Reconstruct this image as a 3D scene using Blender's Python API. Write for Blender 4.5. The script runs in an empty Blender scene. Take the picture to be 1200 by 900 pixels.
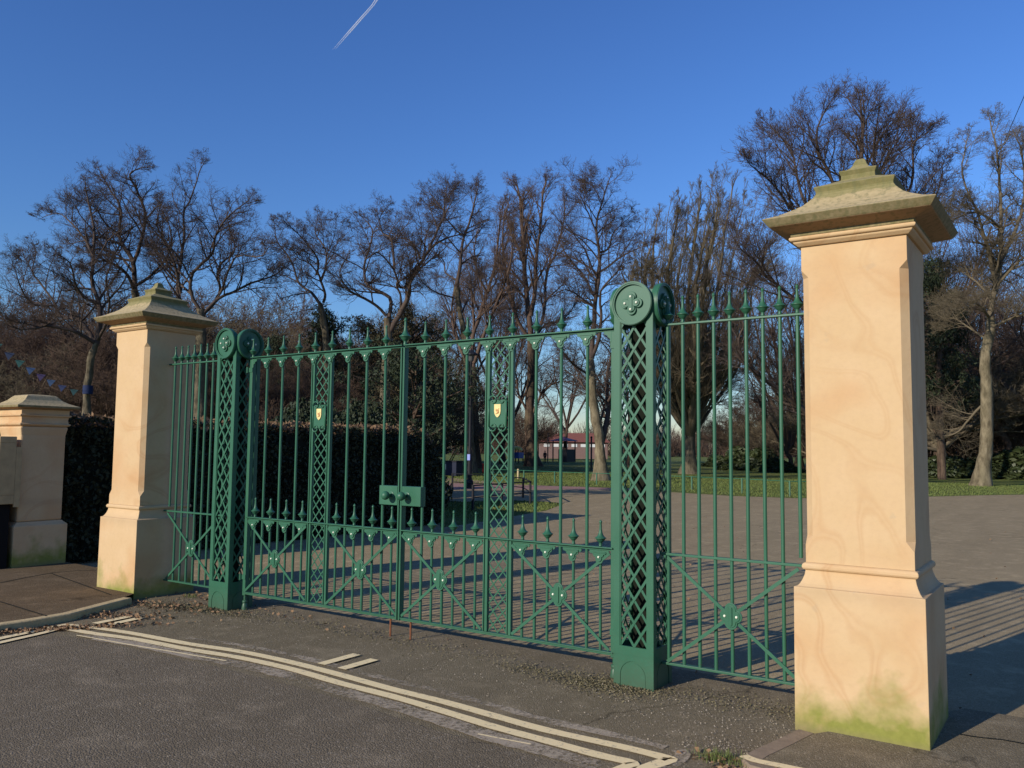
import bpy, math, random
import numpy as np
from mathutils import Vector, Matrix
random.seed(7)
rng = np.random.default_rng(7)
sc = bpy.context.scene
COL = sc.collection
V = Vector
# ------------------------------------------------------------------ camera frame (solved from the gate and pillars)
CAM = np.array([4.1377, -5.4431, 1.6]); YAW, PITCH, ROLL, FPX = .6023, .0769, .0108, 977.97
_R = np.array([math.cos(YAW), math.sin(YAW), 0]); _F = np.array([-math.sin(YAW), math.cos(YAW), 0]); _U = np.array([0, 0, 1.])
FW = _F*math.cos(PITCH)+_U*math.sin(PITCH); U2 = _U*math.cos(PITCH)-_F*math.sin(PITCH)
RT = math.cos(ROLL)*_R+math.sin(ROLL)*U2; UP = -math.sin(ROLL)*_R+math.cos(ROLL)*U2
ZR = -.02      # level of road and forecourt
def ray(x, y): return FW+RT*(x-600)/FPX-UP*(y-450)/FPX
def G(x, y, z=ZR):                                   # point of the ground seen at that place of the photograph
    d = ray(x, y); return V(CAM+(z-CAM[2])/d[2]*d)
def at(x, y, D): return V(CAM+ray(x, y)*D)           # point at a chosen distance
# ------------------------------------------------------------------ objects
def link(name, data, parent=None):
    o = bpy.data.objects.new(name, data); COL.objects.link(o)
    if parent is not None: o.parent = parent
    return o
def tag(o, label=None, cat=None, group=None, kind=None):
    if label: o['label'] = label
    if cat: o['category'] = cat
    if group: o['group'] = group
    if kind: o['kind'] = kind
    return o
def thing(name, label, cat, loc=(0, 0, 0), group=None, rz=0):
    o = link(name, None); o.location = loc; o.rotation_euler.z = rz; o.empty_display_size = .2
    return tag(o, label, cat, group)
def dup(root, loc, rz=None, scale=None, label=None, group=None):
    r = root.copy(); COL.objects.link(r); r.location = loc
    if rz is not None: r.rotation_euler.z = rz
    if scale: r.scale = scale if hasattr(scale, '__len__') else (scale,)*3
    if label: r['label'] = label
    if group: r['group'] = group
    for ch in [c for c in bpy.data.objects if c.parent == root]:
        c = ch.copy(); COL.objects.link(c); c.parent = r
        for g in [q for q in bpy.data.objects if q.parent == ch]:
            d = g.copy(); COL.objects.link(d); d.parent = c
    return r
class MB:
    def __init__(s): s.v = []; s.f = []
    def add(s, vs, fs):
        b = len(s.v); s.v += [tuple(v) for v in vs]; s.f += [tuple(b+i for i in f) for f in fs]; return s
    def box(s, x0, x1, y0, y1, z0, z1):
        vs = [(x, y, z) for z in (z0, z1) for x, y in ((x0, y0), (x1, y0), (x1, y1), (x0, y1))]
        return s.add(vs, [(3, 2, 1, 0), (4, 5, 6, 7), (0, 1, 5, 4), (1, 2, 6, 5), (2, 3, 7, 6), (3, 0, 4, 7)])
    def bar(s, a, b, w, t, up=(0, 1, 0)):            # box along a-b: width w in the plane, thickness t along up
        a, b, up = V(a), V(b), V(up); d = (b-a).normalized(); sd = d.cross(up).normalized(); n = sd.cross(d)
        vs = [p+sd*i*w/2+n*j*t/2 for p in (a, b) for i, j in ((-1, -1), (1, -1), (1, 1), (-1, 1))]
        return s.add(vs, [(0, 1, 2, 3), (7, 6, 5, 4), (0, 4, 5, 1), (1, 5, 6, 2), (2, 6, 7, 3), (3, 7, 4, 0)])
    def lathe(s, c, prof, n=12):                     # prof [(r,z)]
        vs = []; fs = []
        for r, z in prof:
            vs += [(c[0]+r*math.cos(2*math.pi*k/n), c[1]+r*math.sin(2*math.pi*k/n), c[2]+z) for k in range(n)]
        for i in range(len(prof)-1):
            for k in range(n):
                a = i*n+k; b = i*n+(k+1) % n; fs.append((a, b, b+n, a+n))
        fs.append(tuple(range(n))[::-1]); fs.append(tuple((len(prof)-1)*n+k for k in range(n)))
        return s.add(vs, fs)
    def tube(s, pts, r, n=8):
        pts = [V(p) for p in pts]; m = len(pts); rr = r if hasattr(r, '__len__') else [r]*m
        vs = []; fs = []; ref = V((0, 0, 1))
        if abs((pts[-1]-pts[0]).normalized().z) > .8: ref = V((0, 1, 0))
        for i, p in enumerate(pts):
            t = (pts[min(i+1, m-1)]-pts[max(i-1, 0)]).normalized()
            a = t.cross(ref).normalized(); b = t.cross(a)
            vs += [p+(a*math.cos(2*math.pi*k/n)+b*math.sin(2*math.pi*k/n))*rr[i] for k in range(n)]
        for i in range(m-1):
            for k in range(n):
                a = i*n+k; b = i*n+(k+1) % n; fs.append((a, b, b+n, a+n))
        fs.append(tuple(range(n))[::-1]); fs.append(tuple((m-1)*n+k for k in range(n)))
        return s.add(vs, fs)
    def plate(s, outline, y0, y1, ox=0, oz=0):       # outline in XZ extruded from y0 (front) to y1 (back)
        n = len(outline)
        vs = [(ox+x, y0, oz+z) for x, z in outline]+[(ox+x, y1, oz+z) for x, z in outline]
        fs = [tuple(range(n)), tuple(range(2*n-1, n-1, -1))]+[(i, i+n, (i+1) % n+n, (i+1) % n) for i in range(n)]
        return s.add(vs, fs)
    def ring(s, r0, r1, y0, y1, ox=0, oz=0, n=40, a0=0, a1=2*math.pi, w=None):   # flat ring facing -Y
        full = abs(a1-a0-2*math.pi) < 1e-6; m = n if full else n+1
        vs = []
        for k in range(m):
            a = a0+(a1-a0)*k/n; c, d = math.cos(a), math.sin(a)
            for r, y in ((r0, y0), (r1, y0), (r1, y1), (r0, y1)): vs.append((ox+r*c, y, oz+r*d))
        fs = []
        for k in range(n):
            a = 4*k; b = 4*((k+1) % m)
            for i in range(4): fs.append((a+i, a+(i+1) % 4, b+(i+1) % 4, b+i))
        if not full: fs += [(0, 1, 2, 3), (4*n+3, 4*n+2, 4*n+1, 4*n)]
        return s.add(vs, fs)
    def ball(s, c, r, n=10, m=6, sy=1, sz=1):
        prof = [(r*math.sin(math.pi*i/m), -r*sz*math.cos(math.pi*i/m)) for i in range(m+1)]
        prof[0] = (r*.02, prof[0][1]); prof[-1] = (r*.02, prof[-1][1]); b = len(s.v); s.lathe(c, prof, n)
        if sy != 1: s.v[b:] = [(x, c[1]+(y-c[1])*sy, z) for x, y, z in s.v[b:]]
        return s
    def square(s, cx, cy, prof, ch=None):            # stacked square sections [(half,z)] about a centre
        vs = []; fs = []
        for h, z in prof: vs += [(cx-h, cy-h, z), (cx+h, cy-h, z), (cx+h, cy+h, z), (cx-h, cy+h, z)]
        for i in range(len(prof)-1):
            for k in range(4):
                a = i*4+k; b = i*4+(k+1) % 4; fs.append((a, b, b+4, a+4))
        fs.append((3, 2, 1, 0)); q = 4*(len(prof)-1); fs.append((q, q+1, q+2, q+3))
        return s.add(vs, fs)
    def rot(s, rz, c=(0, 0)):
        ca, sa = math.cos(rz), math.sin(rz)
        s.v = [(c[0]+(x-c[0])*ca-(y-c[1])*sa, c[1]+(x-c[0])*sa+(y-c[1])*ca, z) for x, y, z in s.v]; return s
    def build(s, name, mat, parent=None, smooth=False, off=None, bevel=0):
        me = bpy.data.meshes.new(name)
        if off is None: off = parent_loc(parent)
        me.from_pydata([(x-off[0], y-off[1], z-off[2]) for x, y, z in s.v], [], s.f)
        me.materials.append(mat); me.validate()
        o = link(name, me, parent)
        import bmesh
        bm = bmesh.new(); bm.from_mesh(me); bmesh.ops.recalc_face_normals(bm, faces=bm.faces); bm.to_mesh(me); bm.free()
        if smooth:
            me.shade_smooth()
            if smooth != 'all': me.set_sharp_from_angle(angle=math.radians(35))
        if bevel:
            b = o.modifiers.new('bevel', 'BEVEL'); b.width = bevel; b.segments = 2; b.limit_method = 'ANGLE'; b.angle_limit = math.radians(30)
        return o
def parent_loc(p):
    x = V((0, 0, 0))
    while p is not None: x = x+V(p.location); p = p.parent
    return x
def np_mesh(name, verts, quads, mat, parent=None, smooth=False, off=(0, 0, 0), corners=4):
    me = bpy.data.meshes.new(name); verts = np.asarray(verts, np.float32)-np.array(off, np.float32); q = np.asarray(quads, np.int32)
    me.vertices.add(len(verts)); me.vertices.foreach_set('co', verts.ravel())
    me.loops.add(q.size); me.loops.foreach_set('vertex_index', q.ravel())
    me.polygons.add(len(q)); me.polygons.foreach_set('loop_start', np.arange(0, q.size, corners, dtype=np.int32))
    me.update(calc_edges=True); me.materials.append(mat)
    if smooth: me.shade_smooth()
    return link(name, me, parent)
# ------------------------------------------------------------------ materials
class NT:
    def __init__(s, name, world=False):
        s.m = bpy.data.materials.new(name); s.m.use_nodes = True; s.t = s.m.node_tree
        s.bsdf = s.t.nodes['Principled BSDF']; s.out = s.t.nodes['Material Output']
    def n(s, typ, ins=None, **props):
        nd = s.t.nodes.new('ShaderNode'+typ)
        for k, v in props.items(): setattr(nd, k, v)
        for k, v in (ins or {}).items():
            if isinstance(v, bpy.types.NodeSocket): s.t.links.new(v, nd.inputs[k])
            else: nd.inputs[k].default_value = v
        return nd
    def co(s, scale=(1, 1, 1), obj='Object'):
        t = s.n('TexCoord'); return s.n('Mapping', {'Vector': t.outputs[obj], 'Scale': scale}).outputs[0]
    def noise(s, vec, scale, detail=4, rough=.55, dist=0): return s.n('TexNoise', {'Vector': vec, 'Scale': scale, 'Detail': detail, 'Roughness': rough, 'Distortion': dist}).outputs['Fac']
    def ramp(s, fac, stops, interp='LINEAR'):
        r = s.n('ValToRGB', {'Fac': fac}); r.color_ramp.interpolation = interp; e = r.color_ramp.elements
        while len(e) < len(stops): e.new(.5)
        for el, (p, c) in zip(e, stops):
            el.position = p; el.color = (c if hasattr(c, '__len__') else (c, c, c))+(1,) if hasattr(c, '__len__') else (c, c, c, 1)
        return r.outputs[0]
    def mix(s, fac, a, b, blend='MIX'):
        m = s.n('Mix', data_type='RGBA', blend_type=blend)
        for i, v in ((0, fac), (6, a), (7, b)):
            if isinstance(v, bpy.types.NodeSocket): s.t.links.new(v, m.inputs[i])
            else: m.inputs[i].default_value = (tuple(v)+(1,)) if hasattr(v, '__len__') else v
        return m.outputs[2]
    def math(s, op, a, b=0, c=None, clamp=False):
        ins = {0: a, 1: b}
        if c is not None: ins[2] = c
        return s.n('Math', ins, operation=op, use_clamp=clamp).outputs[0]
    def bump(s, h, strength=.3, dist=.01):
        s.t.links.new(s.n('Bump', {'Height': h, 'Strength': strength, 'Distance': dist}).outputs[0], s.bsdf.inputs['Normal'])
    def set(s, **kw):
        for k, v in kw.items():
            k = {'color': 'Base Color', 'rough': 'Roughness', 'metal': 'Metallic', 'spec': 'Specular IOR Level', 'alpha': 'Alpha', 'coat': 'Coat Weight'}[k]
            if isinstance(v, bpy.types.NodeSocket): s.t.links.new(v, s.bsdf.inputs[k])
            else: s.bsdf.inputs[k].default_value = (tuple(v)+(1,)) if hasattr(v, '__len__') else v
        return s.m
def plain(name, c, rough=.6, var=.15, scale=8, metal=0, bump=0, spec=.22):
    t = NT(name); v = t.co(); f = t.noise(v, scale)
    t.set(color=t.mix(f, tuple(x*(1-var) for x in c), tuple(min(1, x*(1+var)) for x in c)), rough=rough, metal=metal, spec=spec)
    if bump: t.bump(t.noise(v, scale*4), bump)
    return t.m
def m_paint():
    t = NT('green_paint'); v = t.co()
    a = t.noise(v, 3, 5); b = t.noise(v, 45, 4)
    c = t.mix(a, (.022, .092, .050), (.034, .132, .074))
    c = t.mix(t.ramp(b, [(.62, 0.), (.8, .35)]), c, (.055, .16, .11))
    z = t.n('SeparateXYZ', {0: t.n('NewGeometry').outputs['Position']}).outputs[2]
    c = t.mix(t.math('MULTIPLY', t.ramp(t.math('ADD', z, t.math('MULTIPLY', b, .25)), [(.10, 1.), (.34, 0.)]), .45), c, (.055, .06, .035))
    c = t.mix(t.ramp(t.noise(v, 75, 3, .6), [(.71, 0.), (.75, .8)]), c, (.10, .045, .02))
    t.bump(t.noise(v, 120, 3), .06, .002)
    return t.set(color=c, rough=t.ramp(a, [(.3, .36), (.7, .50)]), spec=.34)
def m_sand(moss=True, cap=False):
    t = NT('lichened_capstone' if cap else 'sandstone'); v = t.co((1, 1, 1))
    rnd = t.n('ObjectInfo').outputs['Random']
    vv = t.n('VectorMath', {0: v, 1: t.n('CombineXYZ', {0: t.math('MULTIPLY', rnd, 13), 1: t.math('MULTIPLY', rnd, 7)}).outputs[0]}, operation='ADD').outputs[0]
    big = t.noise(vv, 1.25, 1.2, .4, .5); fine = t.noise(vv, 28, 5, .6); mid = t.noise(vv, 4, 3)
    base = t.mix(mid, (.525, .360, .182), (.595, .422, .242))
    rings = t.math('SINE', t.math('MULTIPLY', t.math('ADD', big, t.math('MULTIPLY', mid, .03)), 52))
    line = t.ramp(rings, [(.55, 0.), (.95, 1.), (1., .4)])
    patch = t.ramp(t.noise(vv, 1.0, 1), [(.44, 0.), (.66, 1.)])
    base = t.mix(t.math('MULTIPLY', t.math('MULTIPLY', line, patch), .32), base, (.42, .215, .085))
    base = t.mix(t.math('MULTIPLY', t.ramp(t.noise(vv, 1.7, 2), [(.50, 0.), (.70, 1.)]), .50), base, (.50, .27, .115))
    base = t.mix(t.math('MULTIPLY', t.ramp(fine, [(.35, 1.), (.55, 0.)]), .12), base, (.40, .26, .15))
    spots = t.ramp(t.noise(vv, 11, 2), [(.70, 0.), (.76, 1.)])
    base = t.mix(t.math('MULTIPLY', spots, .18), base, (.33, .29, .22))
    z = t.n('SeparateXYZ', {0: v}).outputs[2]
    if cap:
        a = t.noise(v, 5, 5, .65); b = t.noise(v, 22, 5, .7)
        zz = t.n('SeparateXYZ', {0: t.n('NewGeometry').outputs['Normal']}).outputs[2]
        low = t.ramp(z, [(0, 0.), (1, 1.)])
        c = t.mix(a, (.105, .095, .035), (.20, .165, .075)); c = t.mix(t.ramp(b, [(.35, 0.), (.7, 1.)]), c, (.28, .22, .12))
        up = t.ramp(zz, [(.35, 0.), (.75, 1.)])
        top = t.mix(b, (.29, .225, .11), (.52, .41, .23))
        c = t.mix(up, c, top)
        und = t.ramp(zz, [(.0, 1.), (.3, 0.)])                        # washed underside keeps the plain sandstone
        hi = t.ramp(t.math('ADD', z, t.math('MULTIPLY', a, .2)), [(.0, 0.), (1., 1.)])
        tier = t.n('Math', {0: t.math('ADD', z, t.math('MULTIPLY', t.math('SUBTRACT', a, .5), .12)), 1: 3.17}, operation='GREATER_THAN').outputs[0]
        c = t.mix(t.math('MULTIPLY', tier, .5), c, (.15, .15, .045))
        under = t.n('Math', {0: zz, 1: -.75}, operation='LESS_THAN').outputs[0]
        base = t.mix(under, c, (.34, .22, .12))
        st = t.noise(t.co((30, 30, 3)), 1.2, 4)
        base = t.mix(t.math('MULTIPLY', t.ramp(st, [(.5, 0.), (.65, 1.)]), .5), base, (.13, .13, .06))
    elif moss:
        n2 = t.noise(vv, 3.2, 4, .6)
        h = t.math('ADD', t.math('MULTIPLY', t.math('SUBTRACT', n2, .5), .75), z)
        mk = t.ramp(h, [(.06, 1.), (.31, 0.)])
        g = t.mix(fine, (.13, .15, .02), (.25, .26, .05))
        base = t.mix(t.math('MULTIPLY', mk, .93), base, g)
        dirt = t.ramp(t.math('ADD', z, t.math('MULTIPLY', mid, .08)), [(.04, 1.), (.10, 0.)])
        base = t.mix(t.math('MULTIPLY', dirt, .5), base, (.20, .15, .09))
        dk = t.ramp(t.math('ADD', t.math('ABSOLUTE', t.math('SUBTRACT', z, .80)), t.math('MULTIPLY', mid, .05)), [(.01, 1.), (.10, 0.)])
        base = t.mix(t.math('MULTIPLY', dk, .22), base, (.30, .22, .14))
    t.bump(t.math('ADD', fine, t.math('MULTIPLY', mid, 1.5)), .22 if not cap else .5, .006)
    return t.set(color=base, rough=.85, spec=.25)
def m_asphalt(name, dark, light, speck, sc_=1., bumps=.5):
    t = NT(name); v = t.co()
    a = t.noise(v, .55, 6, .62); b = t.noise(v, 90*sc_, 3, .7); vo = t.n('TexVoronoi', {'Vector': v, 'Scale': 75*sc_}).outputs
    c = t.mix(t.ramp(a, [(.3, 0.), (.7, 1.)]), dark, light)
    c = t.mix(t.ramp(b, [(.30, 1.), (.62, 0.)]), c, tuple(x*.62 for x in dark))
    rc = t.n('SeparateColor', {0: vo['Color']}).outputs[0]
    c = t.mix(t.math('MULTIPLY', t.ramp(rc, [(.84, 0.), (.95, 1.)]), .38), c, speck)
    tr = t.noise(t.co((1.6, .12, 1)), 1.4, 4, .6); c = t.mix(t.math('MULTIPLY', t.ramp(tr, [(.45, 0.), (.62, 1.)]), .22), c, tuple(x*.6 for x in dark))
    wob = t.noise(v, 1.3, 4, .6); cv = t.n('VectorMath', {0: v, 1: t.n('CombineXYZ', {0: wob, 1: t.noise(v, 1.7, 4, .6)}).outputs[0]}, operation='ADD').outputs[0]
    ck = t.n('TexVoronoi', {'Vector': cv, 'Scale': .33}, feature='DISTANCE_TO_EDGE').outputs['Distance']
    c = t.mix(t.math('MULTIPLY', t.ramp(ck, [(.0, 1.), (.0035, 0.)]), t.ramp(t.noise(v, .8, 2), [(.5, 0.), (.56, .7)])), c, tuple(x*.3 for x in dark))
    patch = t.ramp(t.noise(v, 2.3*sc_, 6, .7), [(.52, 0.), (.72, 1.)])
    c = t.mix(t.math('MULTIPLY', patch, .3), c, tuple(min(1, x*1.9) for x in light))
    t.bump(t.math('ADD', b, t.math('MULTIPLY', vo['Distance'], -1.2)), bumps, .012)
    return t.set(color=c, rough=.95, spec=.08)
def m_line():
    t = NT('cream_road_paint'); v = t.co()
    n = t.noise(v, 26, 6, .75); n2 = t.noise(v, 3.5, 3)
    c = t.mix(t.noise(v, 60, 3), (.80, .61, .31), (.92, .745, .42)); c = t.mix(t.ramp(n, [(.30, 1.), (.45, 0.)]), c, (.33, .28, .20))
    al = t.ramp(t.math('ADD', n, t.math('MULTIPLY', n2, .35)), [(.46, 0.), (.51, 1.)])
    t.bump(n, .3, .004)
    return t.set(color=c, rough=.8, alpha=al)
def m_resid():
    t = NT('worn_paint_residue'); v = t.co()
    n = t.noise(v, 34, 6, .8); n2 = t.noise(v, 1.6, 3, .6)
    al = t.math('MULTIPLY', t.ramp(t.math('ADD', t.math('MULTIPLY', n, .8), t.math('MULTIPLY', n2, .6)), [(.62, 0.), (.78, 1.)]), .8)
    return t.set(color=(.46, .37, .26), rough=.9, alpha=al)
def m_bark(name, a, b, sc_=1):
    t = NT(name); v = t.co((1, 1, .35)); n = t.noise(v, 6*sc_, 6, .7); n2 = t.noise(v, 1.3, 3)
    c = t.mix(t.ramp(n, [(.38, 0.), (.62, 1.)]), a, b); c = t.mix(t.math('MULTIPLY', t.ramp(n2, [(.45, 0.), (.65, 1.)]), .3), c, (.11, .10, .05))
    t.bump(n, .8, .05); return t.set(color=c, rough=.92, spec=.15)
def m_twig(name, a, b):
    t = NT(name); n = t.noise(t.co(), .6, 3)
    return t.set(color=t.mix(n, a, b), rough=.9, spec=.1)
def m_leaf(name, a, b, rough=.5, sc_=3):
    t = NT(name); g = t.n('NewGeometry'); r = g.outputs['Random Per Island']; n = t.noise(t.co(), sc_, 3)
    return t.set(color=t.mix(t.math('MULTIPLY', t.math('ADD', r, n), .5), a, b), rough=rough, spec=.35)
def m_grass():
    t = NT('winter_grass'); v = t.co(); a = t.noise(v, .25, 5, .6); b = t.noise(v, 6, 6, .75)
    c = t.mix(t.ramp(a, [(.35, 0.), (.65, 1.)]), (.085, .13, .022), (.13, .165, .035))
    c = t.mix(t.ramp(b, [(.42, 0.), (.62, 1.)]), c, (.17, .165, .055)); c = t.mix(t.ramp(t.noise(v, 1.1, 4), [(.58, 0.), (.72, 1.)]), c, (.15, .12, .065))
    t.bump(b, 1., .12); return t.set(color=c, rough=.95, spec=.1)
M = dict(paint=m_paint(), sand=m_sand(), cap=m_sand(False, True), road=m_asphalt('road_asphalt', (.185, .146, .095), (.236, .188, .127), (.40, .34, .26), 1.3, .4),
         apron=m_asphalt('apron_asphalt', (.20, .158, .094), (.255, .206, .132), (.42, .35, .25), 1.5, .4),
         court=m_asphalt('forecourt_tarmac', (.325, .250, .140), (.405, .312, .178), (.50, .41, .26), 1.4, .25),
         pave=m_asphalt('pavement_asphalt', (.142, .098, .052), (.185, .132, .077), (.36, .28, .18), 1.6, .35), line=m_line(), resid=m_resid(),
         kerb=plain('kerb_stone', (.50, .38, .20), .9, .35, 14, bump=.4), kerbold=plain('worn_kerb', (.26, .195, .13), .9, .35, 14, bump=.4),
         pink=plain('red_path_surface', (.30, .175, .14), .9, .2, 2), grass=m_grass(),
         rivet=plain('pale_rivet', (.75, .76, .60), .4, .1), rust=plain('rusty_steel', (.20, .075, .035), .85, .4, 40, bump=.3), black=plain('black_metal', (.014, .014, .017), .6, .2),
         gold=plain('cream_gold_enamel', (.72, .58, .25), .45, .15, 30), lion=plain('red_brown_charge', (.55, .30, .12), .5, .2),
         bark=m_bark('grey_bark', (.055, .043, .030), (.165, .135, .09)), barkd=m_bark('brown_bark', (.045, .030, .022), (.125, .085, .06)), barkp=m_bark('mottled_plane_bark', (.085, .068, .042), (.23, .19, .12), .6),
         twig=m_twig('purple_brown_twigs', (.055, .040, .034), (.115, .085, .068)), twigr=m_twig('red_brown_twigs', (.080, .052, .040), (.145, .100, .072)), twigo=m_twig('olive_brown_twigs', (.09, .073, .047), (.185, .150, .10)),
         fir=m_leaf('dark_needles', (.010, .018, .007), (.036, .048, .017), .7), fir2=m_leaf('olive_needles', (.055, .046, .02), (.14, .108, .048), .7), hedge=m_leaf('hedge_leaves', (.010, .017, .006), (.036, .04, .016), .75),
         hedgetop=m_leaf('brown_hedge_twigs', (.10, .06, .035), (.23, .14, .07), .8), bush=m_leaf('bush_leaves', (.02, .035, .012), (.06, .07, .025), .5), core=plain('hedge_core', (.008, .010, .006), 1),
         litter=m_leaf('dead_leaves', (.12, .06, .03), (.30, .19, .10), .8, 6), moss=m_leaf('moss', (.075, .068, .03), (.21, .175, .10), .9, 5), grit=m_leaf('pale_grit', (.12, .10, .08), (.42, .36, .28), .9, 5),
         blade=m_leaf('grass_blades', (.07, .12, .02), (.17, .18, .05), .8, 5))
P = M['paint']
# ------------------------------------------------------------------ ground and road
def sheet(name, pts, z, mat, kind='structure', label=None):
    me = bpy.data.meshes.new(name); me.from_pydata([(p[0], p[1], z) for p in pts], [], [tuple(range(len(pts)))])
    me.materials.append(mat)
    if me.polygons[0].normal.z < 0: me.flip_normals()
    o = link(name, me); tag(o, kind=kind); return o
sheet('grass_ground', [(-1500, -1500), (1500, -1500), (1500, 1500), (-1500, 1500)], ZR-.022, M['grass'])
def gp(l): return [G(x, y) for x, y in l]
court = [(-7.35, -2)]+[(-7.35, y) for y in (0, 4, 8.6)]+[tuple(p[:2]) for p in gp([(516, 618), (560, 612), (600, 605), (640, 598), (656, 592), (661, 590), (650, 588.5), (600, 586), (540, 588), (516, 586)])]+[(-18, 14)]+\
        [tuple(p[:2]) for p in gp([(516, 573.5), (560, 573.5), (640, 573), (715, 574)])]+[(-9.2, 24.9), (-6.5, 24.0), (-4.3, 24.3), (-2.2, 26.6), (-.5, 29.6), (.8, 32), (1.9, 33.7), (6, 38), (14, 43), (40, 46), (40, -2)]
sheet('forecourt_tarmac', court, ZR-.006, M['court'])
pk = gp([(440, 574), (516, 573.5), (560, 573.5), (640, 573), (715, 574)])+[V((-10.2, 25.9, 0)), V((-11.5, 26.4, 0))]+gp([(680, 570.2), (640, 569), (600, 566.5), (560, 562.5), (515, 559), (440, 556)])
sheet('red_path', pk, ZR-.009, M['pink'])
sheet('entrance_apron', [(-12, -30), (14, -30), (14, .5), (2.6, .47), (1.1, .52), (.2, .46), (-.9, .51), (-2.2, .45), (-3, .5), (-12, .48)], ZR-.002, M['apron'])
# road edge follows the lower yellow line
up_px = [(78, 733), (98, 735), (120, 737.5), (160, 743.7), (220, 755), (280, 764), (340, 776.5), (400, 792), (460, 808.5), (520, 823.3), (580, 840), (640, 856.5), (730, 876.5), (779.5, 889)]
lo_px = [(73, 736.8), (90, 739.5), (110, 743), (160, 750), (220, 761.5), (280, 771.3), (340, 784.5), (400, 801.7), (460, 817), (520, 834.5), (580, 853), (640, 869), (700, 885.5), (737, 894)]
road = gp([(-260, 830), (-40, 765), (20, 753), (60, 745), (95, 748), (160, 762), (260, 783), (340, 803), (420, 826), (500, 853), (600, 880), (680, 899), (720, 915), (745, 940), (760, 975)])+[V((4.2, -3.9, 0)), V((16, -4.6, 0)), V((16, -30, 0)), V((-30, -30, 0))]
sheet('road', road, ZR+.002, M['road'])
def ribbon(name, pts, w, z, mat, kind='structure', label=None, cat=None, n=6, jit=0):
    # smooth centre line through the points
    P_ = [V((p[0], p[1], z)) for p in pts]; Q = []
    for i in range(len(P_)-1):
        a, b, c, d = P_[max(i-1, 0)], P_[i], P_[i+1], P_[min(i+2, len(P_)-1)]
        for k in range(n):
            t = k/n; Q.append(.5*((2*b)+(c-a)*t+(2*a-5*b+4*c-d)*t*t+(3*b-a-3*c+d)*t**3))
    Q.append(P_[-1]); vs = []; fs = []
    for i, q in enumerate(Q):
        t = (Q[min(i+1, len(Q)-1)]-Q[max(i-1, 0)]).normalized(); s = V((-t.y, t.x, 0)); ww = w*(1+random.uniform(-jit, jit))
        vs += [q-s*ww/2, q+s*ww/2]
        if i: fs.append((2*i-2, 2*i-1, 2*i+1, 2*i))
    me = bpy.data.meshes.new(name); me.from_pydata(vs, [], fs); me.materials.append(mat)
    if me.polygons[0].normal.z < 0: me.flip_normals()
    o = link(name, me)
    return tag(o, label, cat, kind=kind)
LW = .082; up_w = gp(up_px); lo_w = gp(lo_px)
def off(px, d): return gp([(x, y+d*(.35+.65*min(1, max(0, x-60)/500))) for x, y in px])
ribbon('paint_residue', off(lo_px[2:-1], 15), .075, ZR+.005, M['resid'], jit=.3)
ribbon('paint_residue', off(lo_px[1:-1], 9), .08, ZR+.0045, M['resid'], jit=.2)
ribbon('paint_residue', off(up_px[4:], -12), .075, ZR+.005, M['resid'], jit=.3)
ribbon('paint_residue', gp([(90, 745), (118, 750), (160, 757.5), (200, 764), (235, 770), (265, 775)]), .02, ZR+.0055, M['line'])
ribbon('paint_residue', gp([(560, 861), (590, 867), (622, 873)]), .014, ZR+.0055, M['line'])
ribbon('paint_residue', gp([(795, 880), (800, 886), (780, 900), (700, 930)]), .08, ZR+.0052, M['resid'])
ribbon('road_line', up_w+gp([(783, 892), (762, 899), (690, 925)]), LW, ZR+.006, M['line'], n=4, jit=.05)
ribbon('road_line', lo_w+gp([(738, 898), (722, 905), (640, 935)]), LW, ZR+.006, M['line'], n=4, jit=.05)
ribbon('road_line', gp([(80, 732.4), (62, 736), (40, 740.5), (0, 749), (-60, 763)]), LW, ZR+.0075, M['line'], n=4)
ribbon('road_line', gp([(76, 735.8), (58, 740.5), (40, 745), (0, 754), (-60, 768)]), .07, ZR+.0085, M['line'], n=4)
for q in ([(111, 731.6), (151, 723.5)], [(123, 734), (165, 724.8)], [(376, 779.5), (418, 767.8)], [(400, 785), (439, 773.8)]):
    a, b = gp(q); ribbon('kerb_blip', [a, (a+b)/2, b], .085, ZR+.009, M['line'])
# pavements with kerbs
def pavement(name, edge, back, z, mat, kmat, kw=.10, mx=0):
    pts = [V((p[0], p[1], z)) for p in edge]; inner = []
    for i, p in enumerate(pts):
        t = (pts[min(i+1, len(pts)-1)]-pts[max(i-1, 0)]).normalized(); inner.append(p+V((-t.y, t.x, 0))*kw)
    mb = MB(); n = len(pts)
    vs = [p+V((0, 0, -.14)) for p in pts]+[p+V((0, 0, -.008)) for p in pts]+[p+(q-p)*.1 for p, q in zip(pts, inner)]+inner+[p+V((0, 0, -.14)) for p in inner]
    fs = [(r*n+i, r*n+i+1, (r+1)*n+i+1, (r+1)*n+i) for r in range(4) for i in range(n-1)]
    mb.add(vs, fs+[(0, n, 2*n, 3*n, 4*n), (n-1, 2*n-1, 3*n-1, 4*n-1, 5*n-1)]); k = mb.build('kerb', kmat); tag(k, kind='structure')
    s = sheet(name, inner+[V((x, y, z)) for x, y in back], z-.003, mat); return s
PZ = .045
kl = [G(x, y, PZ) for x, y in [(-260, 775), (-120, 752), (-40, 739), (0, 732), (42, 726), (83, 719), (125, 708), (154.5, 700.5)]]
pavement('pavement', [(-30, -7.2)]+kl, [(-4.15, -.33), (-4.5, -.2), (-4.5, .35), (-7.35, .45), (-30, .9)], PZ, M['pave'], M['kerb'])
kr = [(3.05, -.30), (2.75, -.53)] 
kr = [G(x, y, .008) for x, y in [(934, 854), (905, 868), (880, 879), (868, 888), (878, 897), (935, 912)]]
pavement('pavement', kr+[(8, -3.2), (20, -6)], [(20, 1.2), (3.45, .6), (3.1, .0)], .008, M['apron'], M['kerbold'])
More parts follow.
